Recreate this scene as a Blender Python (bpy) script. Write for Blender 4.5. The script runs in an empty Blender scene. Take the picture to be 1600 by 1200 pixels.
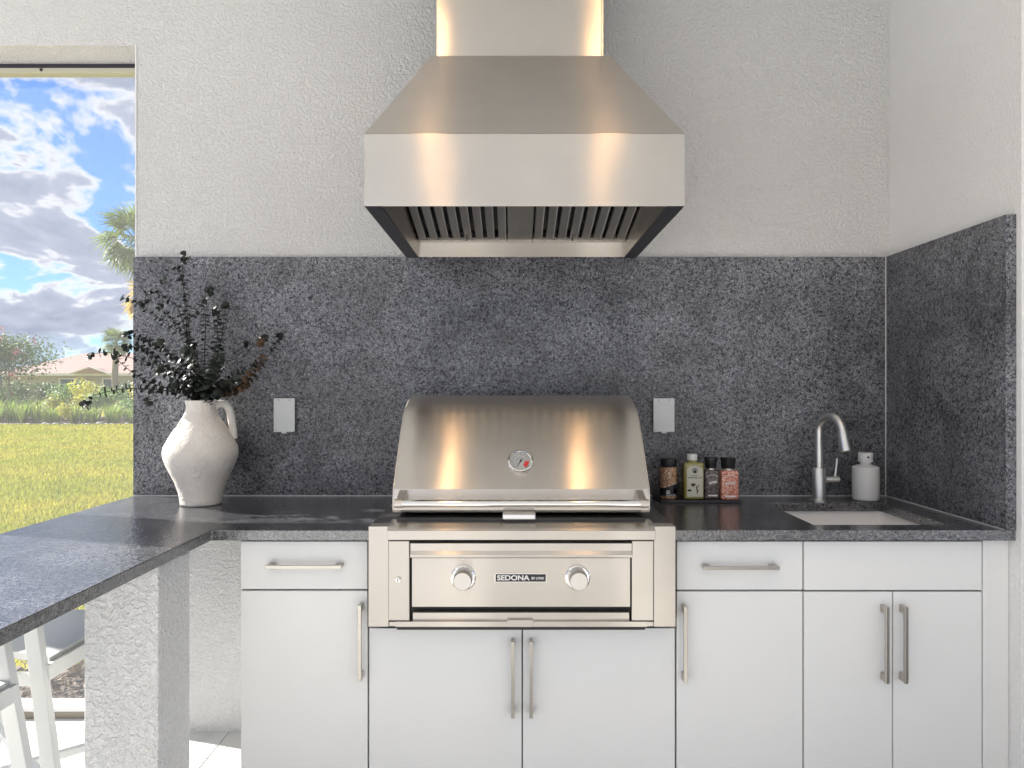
import bpy, bmesh, math, random
from mathutils import Vector, Matrix
random.seed(7)
S = bpy.context.scene
COL = S.collection
R = math.radians

# ------------------------------------------------------------------ camera
H = 1.41                      # eye height
cam_d = bpy.data.cameras.new('camera'); cam = bpy.data.objects.new('camera', cam_d); COL.objects.link(cam)
cam.location = (0, 0, H); cam.rotation_euler = (R(90), 0, 0)
cam_d.sensor_width = 36; cam_d.lens = 1050/1600*36
cam_d.shift_x = -2/1600; cam_d.shift_y = 7/1600
cam_d.clip_end = 2000; cam_d.clip_start = .02
S.camera = cam

# ------------------------------------------------------------------ light
SUN = Vector((-.962, .272, .64)).normalized()
w = bpy.data.worlds.new('World'); S.world = w; w.use_nodes = True
nt = w.node_tree; nt.nodes.clear()
def wn(t, **k):
    n = nt.nodes.new(t)
    for a, b in k.items(): setattr(n, a, b)
    return n
def wl(a, b): nt.links.new(a, b)
SKY_STRENGTH = .07
out = wn('ShaderNodeOutputWorld'); bg = wn('ShaderNodeBackground'); bg.inputs[1].default_value = SKY_STRENGTH
sky = wn('ShaderNodeTexSky', sky_type='NISHITA'); sky.sun_disc = False
sky.sun_elevation = math.asin(SUN.z); sky.sun_rotation = math.atan2(SUN.x, SUN.y)
sky.air_density = 1.0; sky.dust_density = .3; sky.ozone_density = 3
tc = wn('ShaderNodeTexCoord'); sep = wn('ShaderNodeSeparateXYZ'); wl(tc.outputs['Generated'], sep.inputs[0])
def wm(op, a, b=None, c=None, clamp=False):
    n = wn('ShaderNodeMath', operation=op, use_clamp=clamp)
    for i, v in enumerate((a, b, c)):
        if v is None: continue
        if isinstance(v, (int, float)): n.inputs[i].default_value = v
        else: wl(v, n.inputs[i])
    return n.outputs[0]
zz = wm('MAXIMUM', sep.outputs[2], 0.0)
den = wm('ADD', zz, .30)
cx = wm('DIVIDE', sep.outputs[0], den); cy = wm('DIVIDE', sep.outputs[1], den)
comb = wn('ShaderNodeCombineXYZ'); wl(cx, comb.inputs[0]); wl(cy, comb.inputs[1]); comb.inputs[2].default_value = 3.7
n1 = wn('ShaderNodeTexNoise'); n1.inputs['Scale'].default_value = 3.6; n1.inputs['Detail'].default_value = 9; n1.inputs['Roughness'].default_value = .58; n1.inputs['Distortion'].default_value = .25
wl(comb.outputs[0], n1.inputs['Vector'])
rc = wn('ShaderNodeValToRGB'); wl(n1.outputs[0], rc.inputs[0])      # coverage
rc.color_ramp.elements[0].position = .425; rc.color_ramp.elements[0].color = (0, 0, 0, 1)
rc.color_ramp.elements[1].position = .485; rc.color_ramp.elements[1].color = (1, 1, 1, 1)
rs = wn('ShaderNodeValToRGB'); wl(n1.outputs[0], rs.inputs[0])      # cloud shade: bright rims, grey bodies
e = rs.color_ramp.elements
e[0].position = .435; e[0].color = (1, .98, .95, 1)
e[1].position = .478; e[1].color = (.84, .86, .92, 1)
x = e.new(.512); x.color = (.44, .49, .64, 1)
x = e.new(.66); x.color = (.26, .31, .46, 1)
horiz = wm('MULTIPLY', zz, 14, clamp=True)
cov = wm('MULTIPLY', rc.outputs[0], horiz)
CLOUD = 4.7
cs = wn('ShaderNodeVectorMath', operation='SCALE'); wl(rs.outputs[0], cs.inputs[0]); cs.inputs['Scale'].default_value = CLOUD
mx = wn('ShaderNodeMix', data_type='RGBA'); wl(cov, mx.inputs[0]); st_ = wn('ShaderNodeVectorMath', operation='MULTIPLY'); wl(sky.outputs[0], st_.inputs[0]); st_.inputs[1].default_value = (.33, .48, .70); wl(st_.outputs[0], mx.inputs[6]); wl(cs.outputs[0], mx.inputs[7])
wl(mx.outputs[2], bg.inputs[0]); wl(bg.outputs[0], out.inputs[0])

sd = bpy.data.lights.new('sun', 'SUN'); sd.energy = 4.2; sd.angle = R(.6); sd.color = (1, .955, .895)
so = bpy.data.objects.new('sun', sd); COL.objects.link(so); so.location = SUN*20
so.rotation_euler = SUN.to_track_quat('Z', 'Y').to_euler()

vs = S.view_settings
vs.view_transform = 'Standard'; vs.look = 'None'; vs.gamma = 1; vs.use_curve_mapping = False
vs.exposure = 1.82
try:
    S.cycles.max_bounces = 10; S.cycles.diffuse_bounces = 6; S.cycles.glossy_bounces = 5
    S.cycles.transmission_bounces = 6; S.cycles.transparent_max_bounces = 12
    S.cycles.sample_clamp_indirect = 60; S.cycles.caustics_reflective = False; S.cycles.caustics_refractive = False
except Exception: pass

# ------------------------------------------------------------------ material helpers
class Mat:
    def __init__(s, name):
        s.m = bpy.data.materials.new(name); s.m.use_nodes = True
        s.nt = s.m.node_tree; s.b = s.nt.nodes['Principled BSDF']; s.out = s.nt.nodes['Material Output']
        s._tc = None
    def n(s, t, **k):
        n = s.nt.nodes.new(t)
        for a, b in k.items(): setattr(n, a, b)
        return n
    def l(s, a, b): s.nt.links.new(a, b)
    def tc(s, which='Object'):
        if not s._tc: s._tc = s.n('ShaderNodeTexCoord')
        return s._tc.outputs[which]
    def set(s, **k):
        for a, v in k.items():
            key = {'col': 'Base Color', 'rough': 'Roughness', 'metal': 'Metallic', 'aniso': 'Anisotropic', 'coat': 'Coat Weight',
                   'trans': 'Transmission Weight', 'ior': 'IOR', 'spec': 'Specular IOR Level', 'sss': 'Subsurface Weight'}[a]
            if key == 'Base Color' and len(v) == 3: v = (*v, 1)
            s.b.inputs[key].default_value = v
        return s
    def mapping(s, scale=(1, 1, 1), loc=(0, 0, 0), src='Object'):
        mp = s.n('ShaderNodeMapping'); mp.inputs['Scale'].default_value = scale; mp.inputs['Location'].default_value = loc
        s.l(s.tc(src), mp.inputs[0]); return mp.outputs[0]
    def noise(s, scale, detail=3, rough=.5, dist=0, vec=None, out=0):
        n = s.n('ShaderNodeTexNoise'); n.inputs['Scale'].default_value = scale; n.inputs['Detail'].default_value = detail
        n.inputs['Roughness'].default_value = rough; n.inputs['Distortion'].default_value = dist
        s.l(vec if vec is not None else s.tc(), n.inputs['Vector']); return n.outputs[out]
    def vor(s, scale, feature='F1', rnd=1, vec=None, out='Distance'):
        n = s.n('ShaderNodeTexVoronoi', feature=feature); n.inputs['Scale'].default_value = scale; n.inputs['Randomness'].default_value = rnd
        s.l(vec if vec is not None else s.tc(), n.inputs['Vector']); return n.outputs[out]
    def ramp(s, src, stops, interp='LINEAR'):
        r = s.n('ShaderNodeValToRGB'); s.l(src, r.inputs[0]); e = r.color_ramp.elements; r.color_ramp.interpolation = interp
        def c4(c): return (c, c, c, 1) if isinstance(c, (int, float)) else (*c, 1)
        e[0].position = stops[0][0]; e[0].color = c4(stops[0][1]); e[1].position = stops[-1][0]; e[1].color = c4(stops[-1][1])
        for p, c in stops[1:-1]: x = e.new(p); x.color = c4(c)
        return r.outputs[0]
    def math(s, op, a, b=None, clamp=False):
        n = s.n('ShaderNodeMath', operation=op, use_clamp=clamp)
        for i, v in enumerate((a, b)):
            if v is None: continue
            if isinstance(v, (int, float)): n.inputs[i].default_value = v
            else: s.l(v, n.inputs[i])
        return n.outputs[0]
    def mix(s, f, a, b, mode='MIX'):
        n = s.n('ShaderNodeMix', data_type='RGBA', blend_type=mode)
        for i, v in ((0, f), (6, a), (7, b)):
            if isinstance(v, (int, float)): n.inputs[i].default_value = v if i == 0 else (v, v, v, 1)
            elif isinstance(v, tuple): n.inputs[i].default_value = (*v, 1)
            else: s.l(v, n.inputs[i])
        return n.outputs[2]
    def color(s, src): s.l(src, s.b.inputs['Base Color']); return s
    def rough(s, src): s.l(src, s.b.inputs['Roughness']); return s
    def bump(s, h, strength=.5, dist=.01):
        b = s.n('ShaderNodeBump'); b.inputs['Strength'].default_value = strength; b.inputs['Distance'].default_value = dist
        s.l(h, b.inputs['Height']); s.l(b.outputs[0], s.b.inputs['Normal']); return s
    def objrand(s):
        return s.n('ShaderNodeObjectInfo').outputs['Random']

def plain(name, col, rough=.5, metal=0, **k):
    m = Mat(name); m.set(col=col, rough=rough, metal=metal, **k)
    v = m.noise(3, 3); m.color(m.mix(m.ramp(v, [(.3, 0), (.7, 1)]), tuple(c*.985 for c in col), tuple(min(1, c*1.012) for c in col)))
    return m.m

def stucco(name, col, scale=62, strength=.75, dist=.006):
    m = Mat(name); m.set(rough=.9, spec=.25)
    warp = m.noise(scale*.5, 3, .55, .2)
    worm = m.noise(scale, 4.5, .55, .35)
    a = m.math('ADD', m.math('MULTIPLY', m.ramp(worm, [(.40, 0), (.54, .8), (.70, 1)]), .7), m.math('MULTIPLY', m.ramp(m.noise(scale*2.1, 3, .55, .3), [(.42, 0), (.60, 1)]), .35))
    fine = m.noise(scale*5, 3, .6)
    h = m.math('ADD', m.math('MULTIPLY', a, .75), m.math('ADD', m.math('MULTIPLY', fine, .28), m.math('MULTIPLY', warp, .5)))
    m.bump(h, strength, dist)
    big = m.noise(1.3, 4, .6)
    m.color(m.mix(m.ramp(big, [(.3, 0), (.7, 1)]), tuple(c*.95 for c in col), col))
    return m.m

def granite(name, tone=1.0, rough=.3, bump=.25, bscale=60, ior=1.5):
    m = Mat(name); m.set(rough=rough, spec=.5, ior=ior)
    n0 = m.noise(100, 5, .66, .5)
    n1 = m.noise(200, 4, .6, .4, vec=m.mapping(loc=(3, 5, 1)))
    base = m.ramp(n0, [(.38, (.004*tone, .004*tone, .007*tone)), (.445, (.042*tone, .043*tone, .052*tone)), (.50, (.094*tone, .096*tone, .108*tone)), (.60, (.122*tone, .125*tone, .137*tone)), (.68, (.215*tone, .22*tone, .235*tone))])
    spots = m.vor(40, vec=m.mapping(loc=(1, 2, 7)))
    base = m.mix(m.ramp(spots, [(.20, .65), (.26, 0)]), base, (.125*tone, .128*tone, .135*tone))
    dark = m.ramp(n1, [(.37, .92), (.44, 0)])
    c = m.mix(dark, base, (.008, .008, .012))
    lt = m.ramp(m.noise(260, 2, .5, vec=m.mapping(loc=(9, 1, 4))), [(.59, 0), (.65, .65)])
    c = m.mix(lt, c, (.34*tone, .34*tone, .35*tone))
    mott = m.ramp(m.noise(4.0, 4, .6, .4), [(.3, .55), (.7, 1.38)])
    c = m.mix(1.0, c, mott, 'MULTIPLY')
    m.color(c)
    h = m.math('ADD', m.noise(bscale, 4, .6, .5), m.math('MULTIPLY', m.noise(bscale*4, 2), .3))
    m.bump(h, bump, .004)
    m.rough(m.ramp(n1, [(.3, rough*.75), (.7, rough*1.35)]))
    return m.m

def steel(name, col=(.58, .545, .495), rough=.26, aniso=1.0, brush='x', grain=.05):
    m = Mat(name); m.set(col=col, rough=rough, metal=1, aniso=aniso)
    tg = m.n('ShaderNodeTangent', direction_type='UV_MAP'); tg.uv_map = 'UVMap'
    m.l(tg.outputs[0], m.b.inputs['Tangent'])
    sc = (1.2, 700, 1)
    m.b.inputs['Anisotropic Rotation'].default_value = .25
    v = m.noise(1, 3, .6, vec=m.mapping(sc, src='UV'))
    m.rough(m.ramp(v, [(.3, rough*.965), (.7, rough*1.035)]))
    sm = m.noise(2.6, 4, .6)
    m.color(m.mix(m.ramp(sm, [(.35, 0), (.7, 1)]), tuple(c*.93 for c in col), tuple(min(1, c*1.04) for c in col)))
    h = m.noise(3.0, 1.5)
    m.bump(h, .3, .016)
    return m.m

# ------------------------------------------------------------------ mesh helpers
class MB:
    def __init__(s): s.v = []; s.f = []; s.smooth = False
    def add(s, vs, fs):
        o = len(s.v); s.v += [tuple(v) for v in vs]; s.f += [tuple(i+o for i in f) for f in fs]; return s
    def box(s, x0, x1, y0, y1, z0, z1):
        return s.add([(x0,y0,z0),(x1,y0,z0),(x1,y1,z0),(x0,y1,z0),(x0,y0,z1),(x1,y0,z1),(x1,y1,z1),(x0,y1,z1)],
                     [(0,3,2,1),(4,5,6,7),(0,1,5,4),(1,2,6,5),(2,3,7,6),(3,0,4,7)])
    def prism(s, prof, a0, a1, axis='x'):
        n = len(prof)
        def mk(p, a):
            if axis == 'x': return (a, p[0], p[1])
            if axis == 'y': return (p[0], a, p[1])
            return (p[0], p[1], a)
        vs = [mk(p, a0) for p in prof] + [mk(p, a1) for p in prof]
        fs = [(i, (i+1) % n, n+(i+1) % n, n+i) for i in range(n)] + [tuple(range(n-1, -1, -1)), tuple(range(n, 2*n))]
        return s.add(vs, fs)
    def bar(s, a, b, w, d, up=(0, 0, 1), w2=None, d2=None):
        a = Vector(a); b = Vector(b); t = (b-a).normalized(); u = Vector(up)
        sx = t.cross(u)
        if sx.length < 1e-4: sx = t.cross(Vector((1, 0, 0)))
        sx.normalize(); sy = t.cross(sx).normalized()
        w2 = w if w2 is None else w2; d2 = d if d2 is None else d2
        vs = []
        for p, ww, dd in ((a, w, d), (b, w2, d2)):
            for i, j in ((-1,-1),(1,-1),(1,1),(-1,1)): vs.append(p+sx*i*ww/2+sy*j*dd/2)
        return s.add(vs, [(0,1,2,3),(7,6,5,4),(0,4,5,1),(1,5,6,2),(2,6,7,3),(3,7,4,0)])
    def tube(s, pts, r, seg=12, cap=True):
        pts = [Vector(p) for p in pts]; n = len(pts)
        rr = r if isinstance(r, (list, tuple)) else [r]*n
        t0 = (pts[1]-pts[0]).normalized()
        u = t0.cross(Vector((0, 0, 1)))
        if u.length < .05: u = t0.cross(Vector((0, 1, 0)))
        u.normalize(); vs = []
        for i, p in enumerate(pts):
            t = (pts[min(i+1, n-1)]-pts[max(i-1, 0)]).normalized()
            u = (u-t*u.dot(t)).normalized(); v = t.cross(u)
            for k in range(seg):
                a = 2*math.pi*k/seg; vs.append(p+(u*math.cos(a)+v*math.sin(a))*rr[i])
        fs = []
        for i in range(n-1):
            for k in range(seg):
                k2 = (k+1) % seg; fs.append((i*seg+k, i*seg+k2, (i+1)*seg+k2, (i+1)*seg+k))
        if cap: fs += [tuple(range(seg-1, -1, -1)), tuple((n-1)*seg+k for k in range(seg))]
        return s.add(vs, fs)
    def lathe(s, prof, c, seg=32, axis='z', wob=0, cap=True):
        vs = []; n = len(prof); ph = random.random()*6
        for j, (r, h) in enumerate(prof):
            for k in range(seg):
                a = 2*math.pi*k/seg; rr = r*(1+wob*(math.sin(a*2+ph+h*9)+.6*math.sin(a*3+h*21)))
                x, y = rr*math.cos(a), rr*math.sin(a)
                if axis == 'z': vs.append((c[0]+x, c[1]+y, c[2]+h))
                elif axis == 'y': vs.append((c[0]+x, c[1]-h, c[2]+y))
                else: vs.append((c[0]+h, c[1]+x, c[2]+y))
        fs = []
        for j in range(n-1):
            for k in range(seg):
                k2 = (k+1) % seg; fs.append((j*seg+k, j*seg+k2, (j+1)*seg+k2, (j+1)*seg+k))
        if cap and prof[0][0] > 1e-6: fs.append(tuple(range(seg-1, -1, -1)))
        if cap and prof[-1][0] > 1e-6: fs.append(tuple((n-1)*seg+k for k in range(seg)))
        return s.add(vs, fs)
    def xform(s, M):
        s.v = [tuple(M @ Vector(v)) for v in s.v]; return s
    def build(s, name, mat, parent=None, bevel=0, smooth=None, weld=False, origin=None):
        org = origin if origin is not None else ORG.get(parent.name if parent else None, (0, 0, 0))
        me = bpy.data.meshes.new(name)
        me.from_pydata([(v[0]-org[0], v[1]-org[1], v[2]-org[2]) for v in s.v], [], s.f)
        if len(s.f) < 60000:
            bm = bmesh.new(); bm.from_mesh(me)
            if weld: bmesh.ops.remove_doubles(bm, verts=bm.verts, dist=1e-5)
            if weld is not None: bmesh.ops.recalc_face_normals(bm, faces=bm.faces)
            uvl = bm.loops.layers.uv.new('UVMap')
            for f in bm.faces:
                nn = f.normal; ax = max(range(3), key=lambda i: abs(nn[i]))
                for lp in f.loops:
                    c = lp.vert.co
                    lp[uvl].uv = (c.x, c.z) if ax == 1 else ((c.y, c.z) if ax == 0 else (c.x, c.y))
            bm.to_mesh(me); bm.free()
        me.materials.append(mat)
        if smooth is not None:
            me.shade_smooth(); me.set_sharp_from_angle(angle=R(smooth))
        o = bpy.data.objects.new(name, me); COL.objects.link(o)
        if parent:
            o.parent = parent; ORG[o.name] = org
        else:
            o.location = org; ORG[o.name] = org
        if bevel:
            b = o.modifiers.new('bevel', 'BEVEL'); b.width = bevel; b.segments = 2; b.limit_method = 'ANGLE'; b.angle_limit = R(35)
        return o
ORG = {}
def tag(o, label=None, cat=None, group=None, kind=None):
    if label: o['label'] = label
    if cat: o['category'] = cat
    if group: o['group'] = group
    if kind: o['kind'] = kind
    return o
def thing(name, label, cat, loc=(0, 0, 0), group=None):
    o = bpy.data.objects.new(name, None); COL.objects.link(o); o.location = loc; ORG[o.name] = tuple(loc)
    o.empty_display_size = .1
    return tag(o, label, cat, group)
def copy_tree(o, parent=None):
    c = o.copy(); COL.objects.link(c); c.parent = parent
    for ch in list(o.children): copy_tree(ch, c)
    return c
def text_mesh(txt, size, mat, parent, M, name='lettering', ext=.0004, scale_x=1.0, bold=0):
    cu = bpy.data.curves.new('txt', 'FONT'); cu.body = txt; cu.size = size; cu.align_x = 'CENTER'; cu.align_y = 'CENTER'
    cu.extrude = ext; cu.offset = bold
    to = bpy.data.objects.new('txt', cu); COL.objects.link(to)
    bpy.context.view_layer.update()
    dg = bpy.context.evaluated_depsgraph_get(); me = bpy.data.meshes.new_from_object(to.evaluated_get(dg))
    bpy.data.objects.remove(to)
    o_ = ORG[parent.name]
    T = Matrix.Translation((-o_[0], -o_[1], -o_[2])) @ M @ Matrix.Diagonal((scale_x, 1, 1, 1))
    me.transform(T); me.materials.clear(); me.materials.append(mat); me.name = name
    o = bpy.data.objects.new(name, me); COL.objects.link(o); o.parent = parent; ORG[o.name] = o_
    return o
def face_front(x, y, z, tilt=0, roll=0):       # text plane facing -Y
    return Matrix.Translation((x, y, z)) @ Matrix.Rotation(R(90)-tilt, 4, 'X') @ Matrix.Rotation(roll, 4, 'Z')
def X(px, s): return (px-802)/s
def Z(py, s): return H-(py-607)/s
def Y(s): return 1050/s

# ------------------------------------------------------------------ materials
M = {}
M['wall'] = stucco('stucco_white', (.87, .862, .85), 80, .9, .010)
M['wall_side'] = stucco('stucco_white_smooth', (.87, .87, .86), 95, .5, .005)
M['pillar'] = stucco('stucco_pillar', (.87, .87, .865), 64, .9, .009)
M['house_beige'] = stucco('stucco_beige', (.56, .55, .54), 60, .5, .004)
M['house_cream'] = stucco('stucco_cream', (.72, .72, .73), 60, .5, .004)
M['ceiling'] = plain('ceiling_white', (.84, .845, .85), .8)
M['granite_v'] = granite('granite_splash', 1.40, .36, .22, 80)
M['granite_edge'] = M['granite_v']
M['granite_top'] = granite('granite_top', .85, .08, .42, 50, 2.3)
M['caulk'] = plain('caulk', (.6, .6, .6), .6)
M['steel'] = steel('brushed_steel')
M['steel_z'] = steel('brushed_steel_upright', brush='z')
M['steel_plain'] = steel('satin_steel', (.62, .585, .54), .38, .3)
M['nickel'] = steel('brushed_nickel', (.56, .53, .48), .28, .4)
M['faucet'] = steel('faucet_steel', (.74, .73, .70), .38, .0)
M['knob'] = steel('knob_steel', (.56, .54, .51), .34, .0)
M['chrome'] = plain('polished_steel', (.78, .76, .73), .08, 1)
M['edge_glint'] = plain('painted_edge_glint', (.80, .77, .73), .45, .55)  # pale colour stands in for reflections along the baffle edges
M['alu'] = plain('aluminium_block', (.8, .8, .79), .35, .6)
M['shaded_steel_slate'] = plain('shaded_flange_and_slate', (.055, .052, .06), .38, .6)  # hood flange: dark reflection put into the colour; slate: its own tone
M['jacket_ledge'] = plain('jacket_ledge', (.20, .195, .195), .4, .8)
M['black'] = plain('black_enamel', (.012, .012, .013), .35)
M['black_plastic'] = plain('black_plastic', (.015, .015, .017), .3)
M['cabinet'] = plain('cabinet_white', (.83, .835, .82), .38)
M['carcass'] = plain('dark_grey', (.10, .10, .10), .7)
M['cover'] = plain('outlet_grey', (.68, .70, .69), .45)
M['white_plastic'] = plain('white_plastic', (.78, .78, .76), .35)
M['soap'] = plain('matte_white_ceramic', (.72, .72, .71), .6)
M['porcelain'] = plain('white_porcelain', (.90, .89, .87), .15)
M['stool'] = plain('stool_white_metal', (.76, .77, .75), .4)
M['track'] = plain('bronze_track', (.30, .26, .21), .5, .2)
M['gap_shade_dark'] = plain('gap_shade_dark', (.035, .035, .05), .6)
M['beam'] = plain('screen_rail', (.50, .48, .38), .5)
M['red'] = plain('red_print', (.65, .05, .05), .5)
M['ink'] = plain('black_print', (.02, .02, .02), .5)
M['print_white'] = plain('white_print', (.85, .85, .83), .5)

m = Mat('vase_plaster'); m.set(rough=.9, spec=.2)
h = m.math('ADD', m.noise(38, 4, .6, .8), m.math('MULTIPLY', m.noise(130, 3), .35)); m.bump(h, .8, .007)
m.color(m.mix(m.ramp(m.noise(12, 4), [(.35, 0), (.7, 1)]), (.78, .73, .66), (.86, .82, .75))); M['vase'] = m.m

m = Mat('floor_tile'); m.set(rough=.55)
c = m.mix(m.ramp(m.noise(9, 6, .65, .6), [(.3, 0), (.7, 1)]), (.54, .545, .54), (.67, .675, .67))
c = m.mix(m.ramp(m.noise(70, 3), [(.60, 0), (.72, .5)]), c, (.40, .37, .33))
c = m.mix(m.math('MULTIPLY', m.objrand(), .35), c, (.46, .43, .39)); m.color(c); m.bump(m.noise(80, 4), .2, .003); M['tile'] = m.m
M['grout'] = plain('grout', (.30, .28, .26), .9)

def leafmat(name, a, b, trans=.0, rough=.5):
    m = Mat(name); m.set(rough=rough, spec=.35)
    g = m.n('ShaderNodeNewGeometry').outputs['Random Per Island']
    m.color(m.mix(g, a, b))
    if trans:
        t = m.n('ShaderNodeBsdfTranslucent'); m.l(m.mix(g, tuple(c*1.3 for c in a), tuple(c*1.3 for c in b)), t.inputs[0])
        ms = m.n('ShaderNodeMixShader'); ms.inputs[0].default_value = trans
        m.l(m.b.outputs[0], ms.inputs[1]); m.l(t.outputs[0], ms.inputs[2]); m.l(ms.outputs[0], m.out.inputs[0])
    return m.m
M['euca'] = leafmat('eucalyptus_leaf', (.006, .009, .007), (.030, .038, .028), .1, .45)
M['euca_brown'] = leafmat('eucalyptus_brown_leaf', (.045, .025, .015), (.17, .10, .058), .15, .5)
M['euca_green'] = leafmat('eucalyptus_green_leaf', (.05, .08, .03), (.14, .18, .06), .3, .5)
M['stem'] = plain('eucalyptus_stem', (.014, .010, .008), .6)
m = Mat('grass_blade'); m.set(rough=.6, spec=.3)
g_i = m.n('ShaderNodeNewGeometry').outputs['Random Per Island']
ca = m.mix(g_i, (.22, .28, .03), (.50, .49, .075)); cb = m.mix(g_i, (.36, .33, .05), (.64, .56, .11))
cc = m.mix(m.ramp(m.noise(.55, 5, .65, .6), [(.42, 0), (.62, .85)]), ca, cb); m.color(cc)
tq = m.n('ShaderNodeBsdfTranslucent'); m.l(cc, tq.inputs[0]); mq = m.n('ShaderNodeMixShader'); mq.inputs[0].default_value = .35
m.l(m.b.outputs[0], mq.inputs[1]); m.l(tq.outputs[0], mq.inputs[2]); m.l(mq.outputs[0], m.out.inputs[0]); M['grass'] = m.m
M['liriope'] = leafmat('strap_leaf', (.16, .26, .05), (.42, .50, .13), .35, .5)
M['shrub'] = leafmat('shrub_leaf', (.09, .19, .04), (.24, .38, .10), .3, .5)
M['shrub_yel'] = leafmat('yellow_shrub_leaf', (.32, .36, .04), (.62, .56, .08), .35, .5)
M['hedge'] = leafmat('hedge_leaf', (.04, .09, .03), (.11, .19, .06), .25, .5)
M['myrtle'] = leafmat('myrtle_leaf', (.05, .10, .03), (.16, .24, .08), .3, .5)
M['pink'] = leafmat('pink_blossom', (.50, .07, .12), (.72, .22, .28), .3, .6)
M['palm'] = leafmat('palm_leaf', (.09, .15, .04), (.26, .32, .10), .3, .5)
M['palm_yel'] = leafmat('yellow_palm_leaf', (.35, .28, .03), (.60, .42, .06), .35, .5)
M['rock'] = plain('pale_rock', (.50, .48, .45), .9)
M['bark'] = plain('palm_bark', (.24, .21, .17), .9)
M['bark2'] = plain('myrtle_bark', (.28, .21, .15), .8)
M['chip'] = leafmat('mulch_chip', (.045, .035, .030), (.27, .22, .19), 0, .9)

m = Mat('lawn'); m.set(rough=.95, spec=.1)
a = m.noise(.35, 5, .6); b_ = m.noise(9, 5, .7)
c = m.mix(m.ramp(b_, [(.3, 0), (.7, 1)]), (.26, .27, .035), (.48, .45, .08))
c = m.mix(m.ramp(a, [(.45, 0), (.65, .7)]), c, (.30, .26, .07)); m.color(c); m.bump(m.noise(40, 4), .8, .05); M['lawn'] = m.m
m = Mat('mulch'); m.set(rough=1, spec=.1)
m.color(m.mix(m.ramp(m.noise(60, 5, .7), [(.35, 0), (.65, 1)]), (.045, .034, .028), (.17, .135, .11))); m.bump(m.noise(70, 4), 1, .02); M['mulch'] = m.m
m = Mat('roof_tile_pink'); m.set(rough=.85)
wv = m.n('ShaderNodeTexWave', wave_type='BANDS', bands_direction='Y'); wv.inputs['Scale'].default_value = .8; m.l(m.tc(), wv.inputs[0]); wv.inputs['Distortion'].default_value = .4
c = m.mix(wv.outputs[1], (.27, .155, .13), (.40, .27, .235)); c = m.mix(m.ramp(m.noise(3, 5, .7), [(.35, 0), (.7, .6)]), c, (.38, .27, .23)); m.color(c); M['roof'] = m.m
M['far_wall'] = plain('far_house_wall', (.42, .39, .35), .9)
M['far_white'] = plain('far_house_trim', (.80, .79, .76), .6)
M['far_glass'] = plain('far_glass', (.04, .06, .07), .1)

# insect screen: fine weave, part see-through
m = Mat('insect_screen')
tr = m.n('ShaderNodeBsdfTransparent'); df = m.n('ShaderNodeBsdfDiffuse'); df.inputs[0].default_value = (.8, .8, .82, 1)
tl = m.n('ShaderNodeBsdfTranslucent'); tl.inputs[0].default_value = (.8, .8, .82, 1)
m1 = m.n('ShaderNodeMixShader'); m1.inputs[0].default_value = .5; m.l(df.outputs[0], m1.inputs[1]); m.l(tl.outputs[0], m1.inputs[2])
m2 = m.n('ShaderNodeMixShader'); m.l(tr.outputs[0], m2.inputs[1]); m.l(m1.outputs[0], m2.inputs[2])
wa = m.n('ShaderNodeTexWave', wave_type='BANDS', bands_direction='X'); wa.inputs['Scale'].default_value = 75; m.l(m.tc(), wa.inputs[0])
wb = m.n('ShaderNodeTexWave', wave_type='BANDS', bands_direction='Z'); wb.inputs['Scale'].default_value = 75; m.l(m.tc(), wb.inputs[0])
f = m.math('ADD', m.math('MULTIPLY', m.math('MAXIMUM', wa.outputs[1], wb.outputs[1]), .14), .07); m.l(f, m2.inputs[0])
m.l(m2.outputs[0], m.out.inputs[0]); M['screen'] = m.m

# ------------------------------------------------------------------ setting
tag(MB().add([(-400,2.965,-.10),(400,2.965,-.10),(400,600,-.10),(-400,600,-.10)], [(0,1,2,3)]).build('lawn_ground', M['lawn']), kind='structure')
tag(MB().add([(-400,-400,-.10),(400,-400,-.10),(400,2.965,-.10),(-400,2.965,-.10)], [(0,1,2,3)]).build('side_ground', M['tile']), kind='structure')
tag(MB().box(-9, 3, 2.97, 4.7, -.3, -.05).build('mulch_bed', M['mulch']), kind='structure')
fl = tag(MB().box(-3.7, 4.6, -7.2, 2.94, -.22, -.006).build('floor', M['grout']), kind='structure')
T_ = .409; me_t = None
tx0 = -1.167
for j in range(9):
    y1 = 2.566 - T_*(j-1); y0 = y1-T_
    y1c = min(y1, 2.935)
    for i in range(-6, 5):
        x0 = tx0+T_*i
        key = (y1c-y0 < T_-.01)
        if not key:
            if me_t is None:
                o = MB().box(.002, T_-.002, .002, T_-.002, -.03, 0).build('tile', M['tile'], fl, bevel=.0015); me_t = o.data
            else:
                o = bpy.data.objects.new('tile', me_t); COL.objects.link(o); o.parent = fl
                b = o.modifiers.new('bevel', 'BEVEL'); b.width = .0015; b.segments = 1
            o.location = (x0, y0, random.uniform(-.0008, .0008))
        else:
            o = MB().box(.002, T_-.002, .002, y1c-y0, -.03, 0).build('tile', M['tile'], fl, bevel=.0015)
            o.location = (x0, y0, 0)
# deck beyond the separately laid tiles
tag(MB().box(-3.7, 4.6, -7.2, 2.566-T_*8+.0, -.0055, -.001).build('deck', M['tile']), kind='structure')

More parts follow.
